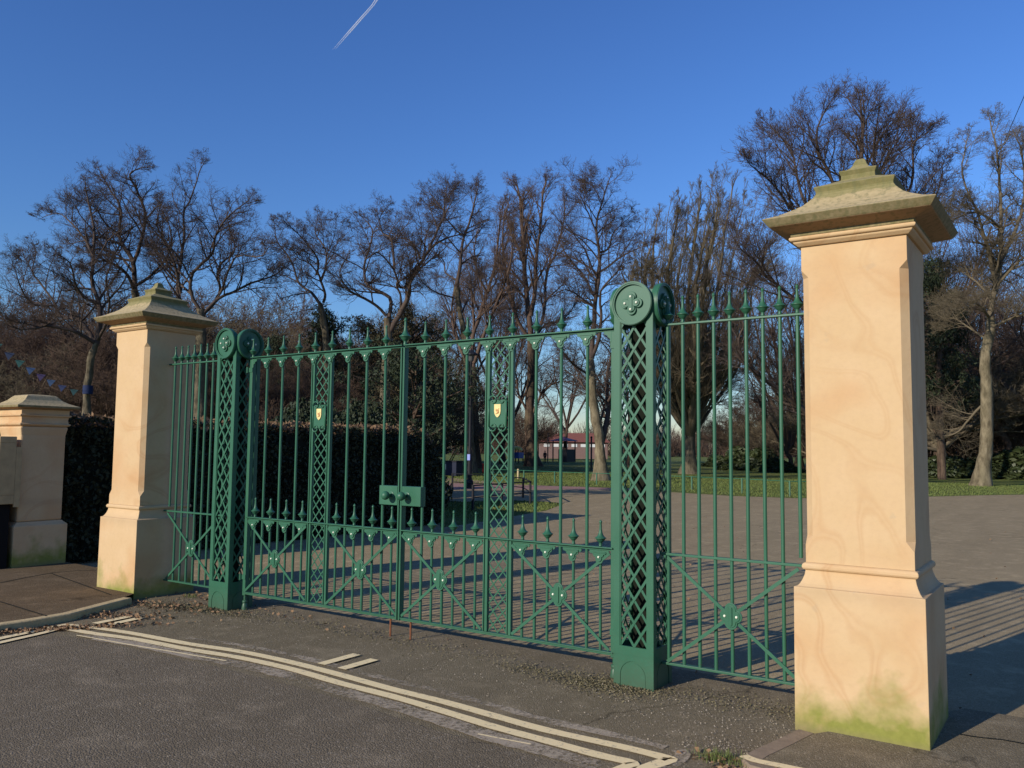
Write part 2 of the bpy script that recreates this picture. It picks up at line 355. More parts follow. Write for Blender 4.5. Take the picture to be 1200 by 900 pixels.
ribbon('road_line', [G(x, y, .008) for x, y in [(871, 886), (884, 891.5), (905, 896), (935, 902), (960, 908)]], .06, .012, M['line'], n=2)
for q in ([(0, 683), (62, 671), (112, 668)], [(60, 672), (130, 697)], [(0, 705), (55, 722)]):
    a = [G(x, y, PZ) for x, y in q]; ribbon('pavement_joint', a, .018, PZ+.001, M['core'], n=2)
ribbon('pavement_joint', [G(x, y, .008) for x, y in [(1125, 860), (1150, 864), (1172, 866), (1200, 871)]], .02, .0065, M['core'], n=2)
# ------------------------------------------------------------------ stone gate pillars
def pillar(cx, label):
    r = thing('gate_pillar', label, 'gate pillar', (cx, 0, ZR), 'tall stone gate pillars')
    prof = [(.358, -.05), (.354, .803), (.338, .806), (.325, .822), (.313, .846), (.304, .872), (.300, .893), (.300, .900), (.311, .904), (.3165, .914), (.3165, .926), (.311, .938), (.298, .944)]
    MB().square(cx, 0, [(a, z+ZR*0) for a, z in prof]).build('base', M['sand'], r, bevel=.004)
    # shaft with stopped chamfers
    h = .2965; c = .042; vs = []; fs = []
    def sec(cc, z):
        return [(cx+x, y, z) for x, y in ((-h+cc, -h), (h-cc, -h), (h, -h+cc), (h, h-cc), (h-cc, h), (-h+cc, h), (-h, h-cc), (-h, -h+cc))]
    for cc, z in ((.0015, .945), (.0015, 1.045), (c, 1.10), (c, 2.655), (.0015, 2.70), (.0015, 2.846)): vs += sec(cc, z)
    for i in range(5):
        for k in range(8): a = i*8+k; b = i*8+(k+1) % 8; fs.append((a, b, b+8, a+8))
    fs += [tuple(range(8))[::-1], tuple(40+k for k in range(8))]
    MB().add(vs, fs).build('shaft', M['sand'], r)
    MB().square(cx, 0, [(.31, 2.847), (.316, 2.852), (.330, 2.864), (.334, 2.870), (.334, 2.8765), (.346, 2.878), (.352, 2.884), (.354, 2.892), (.352, 2.900), (.345, 2.903)]).build('moulding', M['sand'], r, bevel=.003)
    MB().square(cx, 0, [(.345, 2.9045), (.345, 2.926), (.40, 2.944), (.445, 2.957), (.4535, 2.966), (.479, 3.002), (.475, 3.006), (.40, 3.036), (.328, 3.078), (.285, 3.108), (.2565, 3.138), (.235, 3.163), (.2235, 3.182), (.2215, 3.194), (.2335, 3.226), (.228, 3.230),
                         (.16, 3.258), (.100, 3.285), (.099, 3.312), (.112, 3.338), (.106, 3.342), (.075, 3.352), (.055, 3.366), (.042, 3.385), (.034, 3.408), (.027, 3.424), (.014, 3.430)]).build('capstone', M['cap'], r, bevel=.003)
    return r
pillar(-4.4916, 'tall sandstone gate pillar at the far left end of the gates, beside the shorter pillar')
pillar(3.0334, 'large sandstone gate pillar in the right foreground with green moss at its foot')
# smaller boundary pillar
def small_pillar():
    cx, cy = -7.30, .07; r = thing('boundary_pillar', 'shorter stone pillar with flat topped cap at the left edge, by the noticeboard', 'stone pillar', (cx, cy, PZ))
    MB().square(cx, cy, [(.335, 0), (.335, .55), (.30, .58), (.285, .60)]).build('base', M['sand'], r, bevel=.006)
    MB().square(cx, cy, [(.283, .601), (.283, 1.70), (.30, 1.79), (.30, 1.815)]).build('shaft', M['sand'], r, bevel=.02)
    MB().square(cx, cy, [(.29, 1.816), (.315, 1.83), (.325, 1.845), (.30, 1.862), (.295, 1.90), (.30, 1.935), (.325, 1.95), (.325, 1.965), (.305, 1.972), (.305, 2.035)]).build('moulding', M['sand'], r, bevel=.004)
    MB().square(cx, cy, [(.31, 2.036), (.395, 2.055), (.400, 2.082), (.30, 2.12), (.24, 2.16), (.20, 2.205), (.18, 2.222), (.10, 2.236)]).build('capstone', M['cap'], r, bevel=.004)
small_pillar()
nb = thing('noticeboard', 'cream framed noticeboard with blue and orange poster at the far left edge of the photo', 'noticeboard', (-8.6, -.50, .05))
cream = plain('cream_board', (.42, .30, .15), .7, .3, 10); XB = -6.93
MB().box(XB-2, XB, -.50, -.30, .84, .95).box(XB-2, XB, -.50, -.30, 1.60, 1.68).box(XB-.17, XB, -.50, -.30, .95, 1.60).box(XB-2, XB-1.88, -.50, -.30, .95, 1.60).build('frame', cream, nb, bevel=.006)
MB().box(XB-1.88, XB-.17, -.47, -.40, 1.30, 1.60).build('poster', plain('blue_poster', (.03, .06, .26), .5), nb)
MB().box(XB-1.88, XB-.17, -.475, -.40, .95, 1.30).build('poster', plain('orange_poster', (.55, .14, .05), .5), nb)
MB().box(XB-1.95, XB-.05, -.45, -.32, -.02, .84).build('cabinet', plain('black_timber', (.008, .007, .006), .9), nb)
for x in (XB-.012, XB-1.99): MB().box(x-.012, x+.012, -.30, -.23, .80, 1.55).build('bracket', cream, nb)
lw = MB().box(-12, -7.60, .03, .33, 0, 1.55).build('garden_wall', plain('dark_brick', (.045, .03, .028), .9, .4, 12, bump=.5)); tag(lw, 'dark low boundary wall behind the noticeboard, left of the short pillar', 'wall')
# ------------------------------------------------------------------ ironwork
ZT, ZM, ZB = 2.4845, .8824, .150
def lobes(cs, n=72, k=1.):
    out = []
    for i in range(n):
        a = 2*math.pi*i/n; dx, dz = math.cos(a), math.sin(a); best = .004
        for cx, cz, r in cs:
            b = cx*dx+cz*dz; q = b*b-(cx*cx+cz*cz-r*r)
            if q >= 0: best = max(best, b+math.sqrt(q))
        out.append((best*dx*k, best*dz*k))
    return out
FIN = [(.010, 0), (.014, .004), (.011, .018), (.012, .026), (.020, .034), (.030, .044), (.034, .053), (.042, .058), (.042, .062), (.030, .069), (.0195, .083), (.0125, .104), (.0095, .130), (.0085, .160), (.0085, .168), (.0115, .174), (.010, .182), (.001, .194)]
def finial(x, z, parent, s=1.):
    return MB().lathe((x, 0, z), [(r*s, q*s) for r, q in FIN], 12).build('finial', P, parent, smooth=True)
BR = [(-.078, 0), (-.081, -.011), (-.073, -.023), (-.060, -.024), (-.053, -.029), (-.047, -.043), (-.035, -.050), (-.029, -.056), (-.031, -.069), (-.025, -.085), (-.013, -.095), (0, -.098)]
BRK = BR+[(-x, z) for x, z in BR[::-1][1:]]
def bracket(x, z, parent):
    b = MB().plate(BRK, -.022, -.0125, x, z); b.plate([(a*.72, c*.72-.010) for a, c in BRK], -.030, -.022, x, z)
    b.box(x-.05, x+.05, -.034, -.0305, z-.018, z-.012)
    o = b.build('bracket', P, parent)
    MB().ball((x, -.032, z-.048), .0085, 8, 5).build('rivet', M['rivet'], o, smooth=True)
    return o
def boss(x, z, parent, root):
    k = MB().plate(lobes([(0, .045, .042), (0, -.045, .042), (.036, 0, .040), (-.036, 0, .040)]), -.031, -.021, x, z)
    k.plate(lobes([(0, .045, .042), (0, -.045, .042), (.036, 0, .040), (-.036, 0, .040)], k=.82), -.036, -.031, x, z)
    cap = [(.011*math.cos(a), .05+.011*math.sin(a)) for a in np.linspace(0, math.pi, 7)]+[(.011*math.cos(a), -.05+.011*math.sin(a)) for a in np.linspace(math.pi, 2*math.pi, 7)]
    k.plate(cap, -.043, -.036, x, z); o = k.build('boss', P, parent, bevel=.002)
    for s in (-1, 1): MB().ball((x+s*.040, -.037, z), .009, 8, 5).build('rivet', M['rivet'], o, smooth=True)
    return o
def bar(x, z0, z1, parent, r=.0125): return MB().tube([(x, 0, z0), (x, 0, z1)], r, 10).build('bar', P, parent, smooth=True)
def braces(x0, x1, z0, z1, parent):
    MB().bar((x0, -.0175, z1), (x1, -.0175, z0), .022, .008).build('brace', P, parent)
    MB().bar((x0, -.0265, z0), (x1, -.0265, z1), .022, .008).build('brace', P, parent)
def lattice(mb, x0, x1, z0, z1, px, pz, w, y, t=.004):
    W, H = x1-x0, z1-z0; s = pz/px
    for sg in (1, -1):
        c = -H-W*s
        k0 = int(math.floor(-(W*s+H)/pz))-1; k1 = int(math.ceil((W*s+H)/pz))+1
        for k in range(k0, k1+1):
            b = k*pz                                  # z = b + sg*s*x
            xs = []
            for x, z in ((0, b), (W, b+sg*s*W)):
                if -1e-9 <= z <= H+1e-9: xs.append((x, z))
            for z in (0, H):
                x = (z-b)/(sg*s)
                if 1e-6 < x < W-1e-6: xs.append((x, z))
            if len(xs) >= 2:
                xs.sort(); a, e = xs[0], xs[-1]
                if math.hypot(a[0]-e[0], a[1]-e[1]) > .02:
                    yy = y if sg > 0 else y+t*.9
                    mb.bar((x0+a[0], yy, z0+a[1]), (x0+e[0], yy, z0+e[1]), w, t)
def gate_leaf(xh, xm, label, right):
    # xh hinge stile, xm meeting stile
    r = thing('gate_leaf', label, 'gate', (xh, 0, ZR), 'pair of ornate green iron gate leaves'); s = 1 if xm > xh else -1
    lo, hi = min(xh, xm), max(xh, xm); p = .2275
    MB().box(lo, hi, -.012, .014, ZT-.018, ZT-.004).box(lo, hi, -.036, .014, ZT-.004, ZT+.006).build('top_rail', P, r, bevel=.002)
    MB().box(lo, hi, -.0115, .0155, ZM-.014, ZM+.003).box(lo, hi, -.036, .012, ZM+.003, ZM+.0125).build('middle_rail', P, r, bevel=.002)
    MB().box(lo, hi, -.022, .018, ZB-.016, ZB).box(lo, hi, -.030, .020, ZB, ZB+.008).build('bottom_rail', P, r, bevel=.002)
    st = MB().box(xh-.021, xh+.021, -.0205, .0215, ZB-.03, ZT-.019).build('hinge_stile', P, r, bevel=.004)
    MB().lathe((xh, 0, 0), [(.013, ZB-.031), (.013, .075), (.024, .07), (.026, .055), (.019, .045), (.024, .035), (.03, .0), (.03, -.02)], 12).build('pivot', P, st, smooth=True)
    MB().box(xm-.014, xm+.014, -.0205, .0215, ZB-.017, ZT-.019).box(xm+(-.014 if not right else .0), xm+(0 if not right else .014), -.034, -.0205, ZB-.017, ZT-.019).build('meeting_stile', P, r, bevel=.002)
    for hz in (2.36, .30):
        MB().box(xh-s*.085, xh+s*.024, -.026, -.0215, hz-.022, hz+.022).lathe((xh-s*.045, -.03, hz-.03), [(.016, 0), (.016, .06)], 10).build('hinge', P, r, smooth=True)
    for k in range(0, 9):
        x = xh+s*p*k
        if k in (4, 5):
            sb = MB().box(x-.022, x+.022, -.012, .010, ZB, ZT-.018).box(x-.0225, x-.012, -.022, -.012, ZB+.009, ZT-.019).box(x+.012, x+.0225, -.022, -.012, ZB+.009, ZT-.019).build('panel_stile', P, r, bevel=.0015)
            finial(x, ZT+.006, sb); bracket(x, ZT-.019, sb); continue
        if k == 0:
            finial(x, ZT+.006, st); MB().plate([(a, c) for a, c in BRK if s*a >= 0]+([(0, 0)]), -.019, -.0125, x, ZT-.019).build('bracket', P, st); continue
        b = bar(x, ZB, ZT-.018, r); finial(x, ZT+.006, b); bracket(x, ZT-.019, b)
    if right:
        finial(xm-.012, ZT+.006, r, 1.26)
    for k in range(0, 9):
        if k == 4: continue
        x = xh+s*p*(k+.5)
        b = bar(x, ZB, ZM-.013, r, .011); finial(x, ZM+.0125, b); bracket(x, ZM-.014, b)
    a0, a1 = xh+s*.03, xh+s*(p*4-.03); braces(a0, a1, ZB+.02, ZM-.03, r); boss(xh+s*p*2, (ZB+ZM)/2, r, r)
    a0, a1 = xh+s*(p*5+.03), xm-s*.02; braces(a0, a1, ZB+.02, ZM-.03, r); boss(xh+s*p*7, (ZB+ZM)/2, r, r)
    xa, xb = sorted((xh+s*p*4, xh+s*p*5)); cx = (xa+xb)/2
    mb = MB(); lattice(mb, xa+.0225, xb-.0225, ZB+.01, ZT-.02, (p-.045)/2, .105, .0105, -.002)
    mb.build('lattice_panel', P, r)
    # shield plaque
    w, z0, z1 = .082, 1.765, 1.985
    def rr(w, z0, z1, c):
        o = []
        for (sx, sz, a) in ((1, 1, 0), (-1, 1, 90), (-1, -1, 180), (1, -1, 270)):
            for q in range(6):
                t = math.radians(a+q*18); o.append((sx*(w-c)+c*math.cos(t), (z1-c if sz > 0 else z0+c)+c*math.sin(t)))
        return o
    pl = MB().plate(rr(w, z0, z1, .03), -.034, -.0225, cx, 0)
    pq = pl.build('plaque', P, r)
    fr = MB(); th = .0075
    for sz, zz in ((1, z1), (-1, z0)):
        for sx in (-1, 1):
            pts = []
            for q in range(24):
                t = q/23; a = math.pi*(1.-t*2.2)     # scroll curling in towards the centre
                rad = .041*(1-t*.62); pts.append((cx+sx*(.041-(rad)*(-math.cos(a))*-1*-1) if False else cx+sx*(.043-rad*math.cos(math.pi*t*1.9)*-1), -.038, zz+sz*(rad*math.sin(math.pi*t*1.9)-.004)))
            fr.tube(pts, [.0075*(1-.3*q/23) for q in range(24)], 6)
    for sx in (-1, 1): fr.tube([(cx+sx*.084, -.036, z0), (cx+sx*.084, -.036, z1)], .0075, 6)
    fr.build('scroll', P, pq, smooth='all')
    sh = [(-.031, .054), (.031, .054), (.031, .0), (.027, -.022), (.016, -.040), (0, -.052), (-.016, -.040), (-.027, -.022), (-.031, 0)]
    so = MB().plate(sh, -.041, -.0345, cx, 1.895).build('shield', M['gold'], pq)
    MB().ball((cx-.006, -.043, 1.902), .010, 8, 5, .4).ball((cx+.006, -.043, 1.888), .011, 8, 5, .4).bar((cx-.014, -.0425, 1.873), (cx+.014, -.0425, 1.880), .006, .003).bar((cx+.012, -.0425, 1.893), (cx+.015, -.0425, 1.918), .004, .003).build('charge', M['lion'], so, smooth='all')
    # lock box
    x0, x1 = sorted((xm-s*.016, xm-s*p)); lb = MB().box(x0, x1, -.036, .03, 1.10, 1.265).build('lock_box', P, r, bevel=.004)
    kx = xm-s*.09-(.02 if right else .0); k = MB().ball((kx, -.105, 1.185), .038, 16, 10)
    k.v = [(x, y, z) for x, y, z in k.v]; 
    k.bar((kx, -.08, 1.185), (kx, -.035, 1.185), .022, .022, (0, 0, 1)); k.build('knob', P, lb, smooth='all')
    MB().ball((kx, -.037, 1.185), .036, 16, 8, .12).build('rose', P, lb, smooth='all')
    # drop bolt
    MB().tube([(xm-s*.105, .012, -.03), (xm-s*.105, .012, ZB-.015)], .0085, 8).build('drop_bolt', M['rust'], r, smooth=True)
    return r
XC = -.7395
gate_leaf(XC-2.0475, XC-.0095, 'left leaf of the green iron gates, between the far pier and the lock boxes', False)
gate_leaf(XC+2.0475, XC+.0095, 'right leaf of the green iron gates, next to the nearer lattice pier', True)
def side_panel(x0, s, label, n=9):
    p = .1125; x1 = x0+s*(n*p); lo, hi = sorted((x0-s*.045, x1-s*.005)); r = thing('side_railing', label, 'railing', (x0, 0, ZR), 'fixed railing panels beside the gates')
    MB().box(lo, hi, -.020, .016, ZT-.010, ZT+.004).build('top_rail', P, r, bevel=.002)
    MB().box(lo, hi, -.020, .016, ZM-.008, ZM+.008).build('middle_rail', P, r, bevel=.002)
    MB().box(lo, hi-(.058 if s > 0 else -.0), -.022, .018, ZB-.014, ZB+.002).build('bottom_rail', P, r, bevel=.002) if s > 0 else MB().box(lo+.058, hi, -.022, .018, ZB-.014, ZB+.002).build('bottom_rail', P, r, bevel=.002)
    for k in range(n):
        x = x0+s*p*k; b = bar(x, ZB if k < n-1 else .93, ZT-.010, r, .0125); finial(x, ZT+.004, b)
    a0, a1 = x0, x0+s*(p*(n-1)-.01); braces(a0, a1, ZB+.01, ZM-.02, r); boss((a0+a1)/2+s*.005, (ZB+ZM)/2, r, r)
side_panel(1.727, 1, 'green railing panel between the near lattice pier and the large right pillar')
side_panel(XC*2-1.727, -1, 'green railing panel between the far lattice pier and the left stone pillar')
def pier(cx, label):
    r = thing('lattice_pier', label, 'gate pier', (cx, 0, ZR), 'green cast iron lattice gate piers'); h = .1495; zd = 2.628
    MB().box(cx-h+.003, cx+h-.003, -h+.003, h-.003, -.03, .215).build('plinth', P, r)
    for k in range(4):
        a = k*math.pi/2
        # face frame with rounded head
        fr = MB(); y0, y1 = -h-.002, -h+.012; b = .046
        fr.box(cx-h, cx-h+b, y0, y1, .25, zd).box(cx+h-b, cx+h, y0, y1, .25, zd).box(cx-h, cx+h, y0, y1, .19, .25)
        fr.box(cx-h+b, cx-h+b+.008, y0+.006, y1, .25, zd-.06).box(cx+h-b-.008, cx+h-b, y0+.006, y1, .25, zd-.06)
        # arched recess at the foot
        out = [(-h, -.03), (-h, .1905), (h, .1905), (h, -.03), (.10, -.03)]+[(.10*math.cos(t), .055+.10*math.sin(t)) for t in np.linspace(0, math.pi, 20)]+[(-.10, -.03)]
        fr.plate(out, y0, y1, cx, 0); fr.rot(a, (cx, 0))
        fo = fr.build('face_frame', P, r)
        arch = MB().plate([(.088*math.cos(t), .055+.088*math.sin(t)) for t in np.linspace(0, math.pi, 20)]+[(-.088, -.03), (.088, -.03)], y0+.002, y1, cx, 0).rot(a, (cx, 0)); arch.build('arched_panel', P, fo)
        la = MB(); lattice(la, cx-h+b, cx+h-b, .25, zd-.10, (2*h-2*b)/2, .158, .017, -h+.010); la.rot(a, (cx, 0)); la.build('lattice', P, r)
        d = MB(); n = 48
        d.plate([(.1535*math.cos(2*math.pi*i/n), .1535*math.sin(2*math.pi*i/n)) for i in range(n)], -h-.016, -h+.014, cx, zd)
        d.ring(.134, .1555, -h-.032, -h-.014, cx, zd, 48); d.ring(.144, .152, -h-.037, -h-.031, cx, zd, 48)
        d.rot(a, (cx, 0)); do = d.build('roundel', P, r, smooth=True)
        q4 = [(0, .043, .031), (0, -.043, .031), (.043, 0, .031), (-.043, 0, .031), (0, 0, .03)]
        q = MB().plate(lobes(q4, 96, 1.12), -h-.032, -h-.016, cx, zd).plate(lobes(q4, 96, .88), -h-.041, -h-.032, cx, zd).plate([(-.013, -.062), (.013, -.062), (.013, .062), (-.013, .062)], -h-.046, -h-.041, cx, zd)
        q.rot(a, (cx, 0)); q.build('quatrefoil', P, do, bevel=.003)
        for dx, dz in ((0, .043), (0, -.043), (.043, 0), (-.043, 0)):
            MB().ball((cx+dx*1.05, -h-.045, zd+dz*1.05), .009, 8, 5).rot(a, (cx, 0)).build('rivet', M['rivet'], do, smooth=True)
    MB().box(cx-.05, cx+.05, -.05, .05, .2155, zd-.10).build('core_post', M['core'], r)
    return r
pier(1.531, 'green lattice gate pier with roundels nearest the camera, right of the gate leaves')
pier(XC*2-1.531, 'green lattice gate pier with roundels at the far end, beside the left stone pillar')
# ------------------------------------------------------------------ leaf clumps
def cards(centers, size, mat, name, parent=None, off=(0, 0, 0), flat=0, asp=1.6):
    n = len(centers); c = np.asarray(centers, float)
    a = rng.normal(size=(n, 3)); a[:, 2] *= (1-flat); a /= np.linalg.norm(a, axis=1)[:, None]
    b = rng.normal(size=(n, 3)); b = np.cross(a, b); b /= np.linalg.norm(b, axis=1)[:, None]
    s = size*rng.uniform(.6, 1.4, (n, 1)); nn = np.cross(a, b)
    v = np.stack([c-a*s*asp/2, c-b*s/2+nn*s*.15, c+a*s*asp/2, c+b*s/2+nn*s*.15], 1).reshape(-1, 3)
    return np_mesh(name, v, np.arange(4*n).reshape(-1, 4), mat, parent, off=off)
# hedge: one clipped body running back from the short pillar along the drive
def hedge_run(x0, x1, y0, y1, h, label):
    r = thing('hedge', label, 'hedge', ((x0+x1)/2, (y0+y1)/2, 0))
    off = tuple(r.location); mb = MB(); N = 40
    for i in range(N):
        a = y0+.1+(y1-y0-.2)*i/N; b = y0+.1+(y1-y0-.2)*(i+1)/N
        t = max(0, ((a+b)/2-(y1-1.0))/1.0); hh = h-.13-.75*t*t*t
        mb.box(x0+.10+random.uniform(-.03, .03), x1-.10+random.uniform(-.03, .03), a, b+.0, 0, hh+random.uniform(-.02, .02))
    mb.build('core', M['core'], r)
    def top(y): t = np.clip((y-(y1-1.0))/1.0, 0, 1); return h-.75*t**3
    pts = []
    for X in (x1, x0):
        n = int(1100*(y1-y0)*h*(1 if X == x1 else .4)); yy = rng.uniform(y0, y1, n); zz = rng.uniform(0, 1, n)*top(yy)
        d = np.abs(rng.normal(0, .05, n)); w = .05*np.sin(yy*3.1+zz*2)+.04*np.sin(zz*7+yy*1.3)
        pts.append(np.stack([X+(w-d+.02)*(1 if X == x1 else -1), yy, zz], 1))
    for Y, sg in ((y0, 1), (y1, -1)):
        n = int(1100*(x1-x0)*h); xx = rng.uniform(x0, x1, n); zz = rng.uniform(0, 1, n)*(h if sg > 0 else h-.6); d = np.abs(rng.normal(0, .06, n))
        pts.append(np.stack([xx, Y+sg*d+.03*np.sin(zz*6), zz], 1))
    cards(np.concatenate(pts), .042, M['hedge'], 'leaves', r, off)
    n = int(650*(y1-y0)*(x1-x0)); yy = rng.uniform(y0, y1, n); xx = rng.uniform(x0, x1, n)
    tp = np.stack([xx, yy, top(yy)+.03*np.sin(yy*4)+rng.normal(0, .035, n)-.02], 1)
    cards(tp, .04, M['hedgetop'], 'clipped_top', r, off, asp=2.6)
hedge_run(-13.2, -7.2, .48, 8.45, 1.96, 'broad clipped evergreen hedge along the drive behind the left gate leaf')
# ------------------------------------------------------------------ bare trees
def tubes_np(lst, sides):
    byn = {}
    for p, r in lst: byn.setdefault(len(p), []).append((p, r))
    VV = []; QQ = []; base = 0
    for n, L in byn.items():
        Pn = np.array([[tuple(q) for q in p] for p, _ in L]); Rn = np.array([r for _, r in L]); m = len(L)
        T = np.empty_like(Pn); T[:, 1:-1] = Pn[:, 2:]-Pn[:, :-2]; T[:, 0] = Pn[:, 1]-Pn[:, 0]; T[:, -1] = Pn[:, -1]-Pn[:, -2]
        T /= np.linalg.norm(T, axis=2)[..., None]+1e-9
        ax = Pn[:, -1]-Pn[:, 0]; ref = np.where((np.abs(ax[:, 2:3]) > .75*np.linalg.norm(ax, axis=1)[:, None]), np.array([[0.31, .95, 0.]]), np.array([[0, 0, 1.]]))
        A = np.cross(T, ref[:, None, :]); A /= np.linalg.norm(A, axis=2)[..., None]+1e-9; B = np.cross(T, A)
        an = 2*np.pi*np.arange(sides)/sides
        X = Pn[:, :, None, :]+(A[:, :, None, :]*np.cos(an)[None, None, :, None]+B[:, :, None, :]*np.sin(an)[None, None, :, None])*Rn[:, :, None, None]
        VV.append(X.reshape(-1, 3))
        i = np.arange(m)[:, None, None]*n*sides; j = np.arange(n-1)[None, :, None]*sides; k = np.arange(sides)[None, None, :]; k2 = (k+1) % sides
        a = i+j+k; b = i+j+k2; QQ.append(np.stack([a, b, b+sides, a+sides], -1).reshape(-1, 4)+base); base += m*n*sides
    return np.concatenate(VV), np.concatenate(QQ)
def merge_tubes(groups):
    vs = []; qs = []; b = 0
    for lst, sides in groups:
        if not lst: continue
        v, q = tubes_np(lst, sides); vs.append(v); qs.append(q+b); b += len(v)
    return np.concatenate(vs), np.concatenate(qs)
R = random.Random(11)
def jitv(s): return V((R.gauss(0, s), R.gauss(0, s), R.gauss(0, s)))
def perp(d):
    a = V((R.gauss(0, 1), R.gauss(0, 1), R.gauss(0, 1))); a = a-d*a.dot(d)
    return a.normalized() if a.length > 1e-4 else V((1, 0, 0))
def grow(out, p, d, L, r, lev, Q):
    n = Q['seg'][lev]; pts = [p.copy()]; rad = [r]; ds = [d]; rmin = Q['rmin']
    for i in range(n):
        d = (d+jitv(Q['gn'][lev])+V((0, 0, Q['up'][lev]))).normalized(); p = p+d*(L/n)
        pts.append(p.copy()); rad.append(max(r*(1-.68*(i+1)/n), rmin*.7)); ds.append(d.copy())
    out[lev].append((pts, rad))
    if lev < Q['max']: kids(out, pts, rad, ds, L, lev, Q)
def kids(out, pts, rad, ds, L, lev, Q, t0=None, k=None, Lk=None):
    n = len(pts)-1; k = k or Q['kids'][lev]; t0 = Q['t0'][lev] if t0 is None else t0
    for j in range(k):
        t = t0+(1-t0)*(j+R.random())/k; x = min(t*n, n-1e-3); i = int(x); f = x-i
        pos = pts[i].lerp(pts[i+1], f); rr = rad[i]*(1-f)+rad[i+1]*f; dd = ds[i+1]
        a = math.radians(R.uniform(*Q['ang'][lev])); cd = (dd*math.cos(a)+perp(dd)*math.sin(a)).normalized()
        if cd.z < -.25 and R.random() < .7: cd.z *= -.5; cd.normalize()
        l = (Lk*(1.25-.88*t) if Lk else L*Q['ratio'][lev]*(1.15-.58*t))*R.uniform(.55, 1.35)
        grow(out, pos, cd, l, max(rr*Q['rr'][lev], Q['rmin']), lev+1, Q)
SPREAD = dict(max=4, seg=[8, 6, 5, 4, 3], gn=[.08, .13, .13, .11, .07], up=[.0, .03, .03, .03, .02], kids=[7, 8, 6, 4, 0], t0=[.3, .15, .15, .15, 0], ang=[(30, 60), (35, 70), (35, 70), (30, 65), (0, 0)], ratio=[.5, .56, .60, .66, 0], rr=[.6, .58, .55, .7, 0], rmin=.0052)
DENSE = dict(SPREAD, gn=[.06, .10, .12, .12, .08], up=[0, .05, .06, .06, .04], kids=[9, 7, 6, 4, 0], t0=[.3, .15, .15, .15, 0], ang=[(20, 45), (26, 55), (28, 60), (28, 60), (0, 0)], rmin=.0066)
def smooth_poly(pts, n=3, wob=.0):
    Q = []
    for i in range(len(pts)-1):
        a, b, c, d = pts[max(i-1, 0)], pts[i], pts[i+1], pts[min(i+2, len(pts)-1)]
        for k in range(n):
            t = k/n; q = .5*((2*b)+(c-a)*t+(2*a-5*b+4*c-d)*t*t+(3*b-a-3*c+d)*t**3)
            if Q and wob: q = q+jitv(wob*(c-b).length/n)
            Q.append(q)
    Q.append(pts[-1].copy()); return Q
def finish_tree(root, out, bark, twig, off):
    v, q = merge_tubes([(out['trunk'], 14)]); v = v+.035*np.stack([np.sin(v[:, 2]*2.3+v[:, 1]*7), np.sin(v[:, 2]*3.1+v[:, 0]*8), 0*v[:, 2]], 1)+.02*np.stack([np.sin(v[:, 2]*9+v[:, 1]*15), np.sin(v[:, 2]*8+v[:, 0]*17), 0*v[:, 2]], 1)
    np_mesh('trunk', v, q, bark, root, True, off)
    v, q = merge_tubes([(out[0], 8), (out[1], 5), (out[2], 4), (out[3], 3), (out[4], 3)]); np_mesh('crown', v, q, twig, root, True, off)
def new_out(): return {'trunk': [], 0: [], 1: [], 2: [], 3: [], 4: []}
def hero(name, label, D, trunk, r0, limbs, bark, twig, Q, group='bare winter trees in the park', tips=None, kid0=1., base_y=None, klen=.34, dense=None):
    """trunk: photo polyline from base up; limbs: (polyline, r_start m, depth drift m)"""
    out = new_out()
    tp = [at(x, y, D) for x, y in trunk]
    if base_y is None: tp[0].z = -.1
    base = tp[0].copy(); base.z = -.03
    root = thing(name, label, 'tree', base, group)
    tp2 = smooth_poly(tp, 4, .02); n = len(tp2)
    rad = [r0*(1-.42*i/(n-1)) for i in range(n)]
    fl = 1.0
    for i in range(n):
        h = tp2[i].z
        rad[i] *= 1+.75*math.exp(-max(h, 0)/(r0*1.6))
    tp2 = [p for p in tp2]; out['trunk'].append((tp2, rad))
    for poly, rs, dd in limbs:
        L = [at(x, y, D+dd*(i/(len(poly)-1))**1.1) for i, (x, y) in enumerate(poly)]
        Lp = smooth_poly(L, 4, .035); m = len(Lp); rr = [rs*.82*(1-.80*i/(m-1)) for i in range(m)]
        out[0].append((Lp, rr)); ds = [(Lp[min(i+1, m-1)]-Lp[max(i-1, 0)]).normalized() for i in range(m)]
        length = sum((Lp[i+1]-Lp[i]).length for i in range(m-1))
        kids(out, Lp, rr, ds, length, 0, Q, t0=.18, k=int((7+length*1.15)*kid0), Lk=min(3.6 if D < 60 else 5.2, max(1.8, length*klen)))
        grow(out, Lp[-1], ds[-1], max(.7, length*.06), rr[-1], 1, Q)
    finish_tree(root, out, bark, twig, tuple(root.location)); return root
BK, BD, BP = M['bark'], M['barkd'], M['barkp']; TW, TR, TO = M['twig'], M['twigr'], M['twigo']
S4 = SPREAD
hero('oak_tree', 'spreading bare tree with pale trunk above the shorter stone pillar, leftmost of the big trees', 42, [(99, 560), (101, 500), (101.5, 465), (105, 435), (108.5, 412), (113, 402)], .23, [
    ([(112, 403), (100, 395), (85, 388), (56, 382), (45, 384), (19, 385), (8, 371)], .13, -3), ([(112, 402), (99, 382), (89, 374), (72, 370), (64, 356), (48, 332), (38, 318), (42, 298)], .14, 3),
    ([(64, 358), (38, 356), (24, 336), (20, 324), (14, 306)], .07, -2), ([(113, 403), (117, 380), (116, 356), (108, 332), (109, 304), (110, 270), (104, 238), (100, 220)], .18, 1),
    ([(116, 356), (98, 348), (88, 332), (82, 308), (66, 298)], .10, -3), ([(110, 304), (100, 282), (84, 262), (68, 250), (48, 256)], .08, 2), ([(113, 400), (124, 380), (128, 355), (124, 330), (130, 310)], .1, -3)], BK, TW, S4)
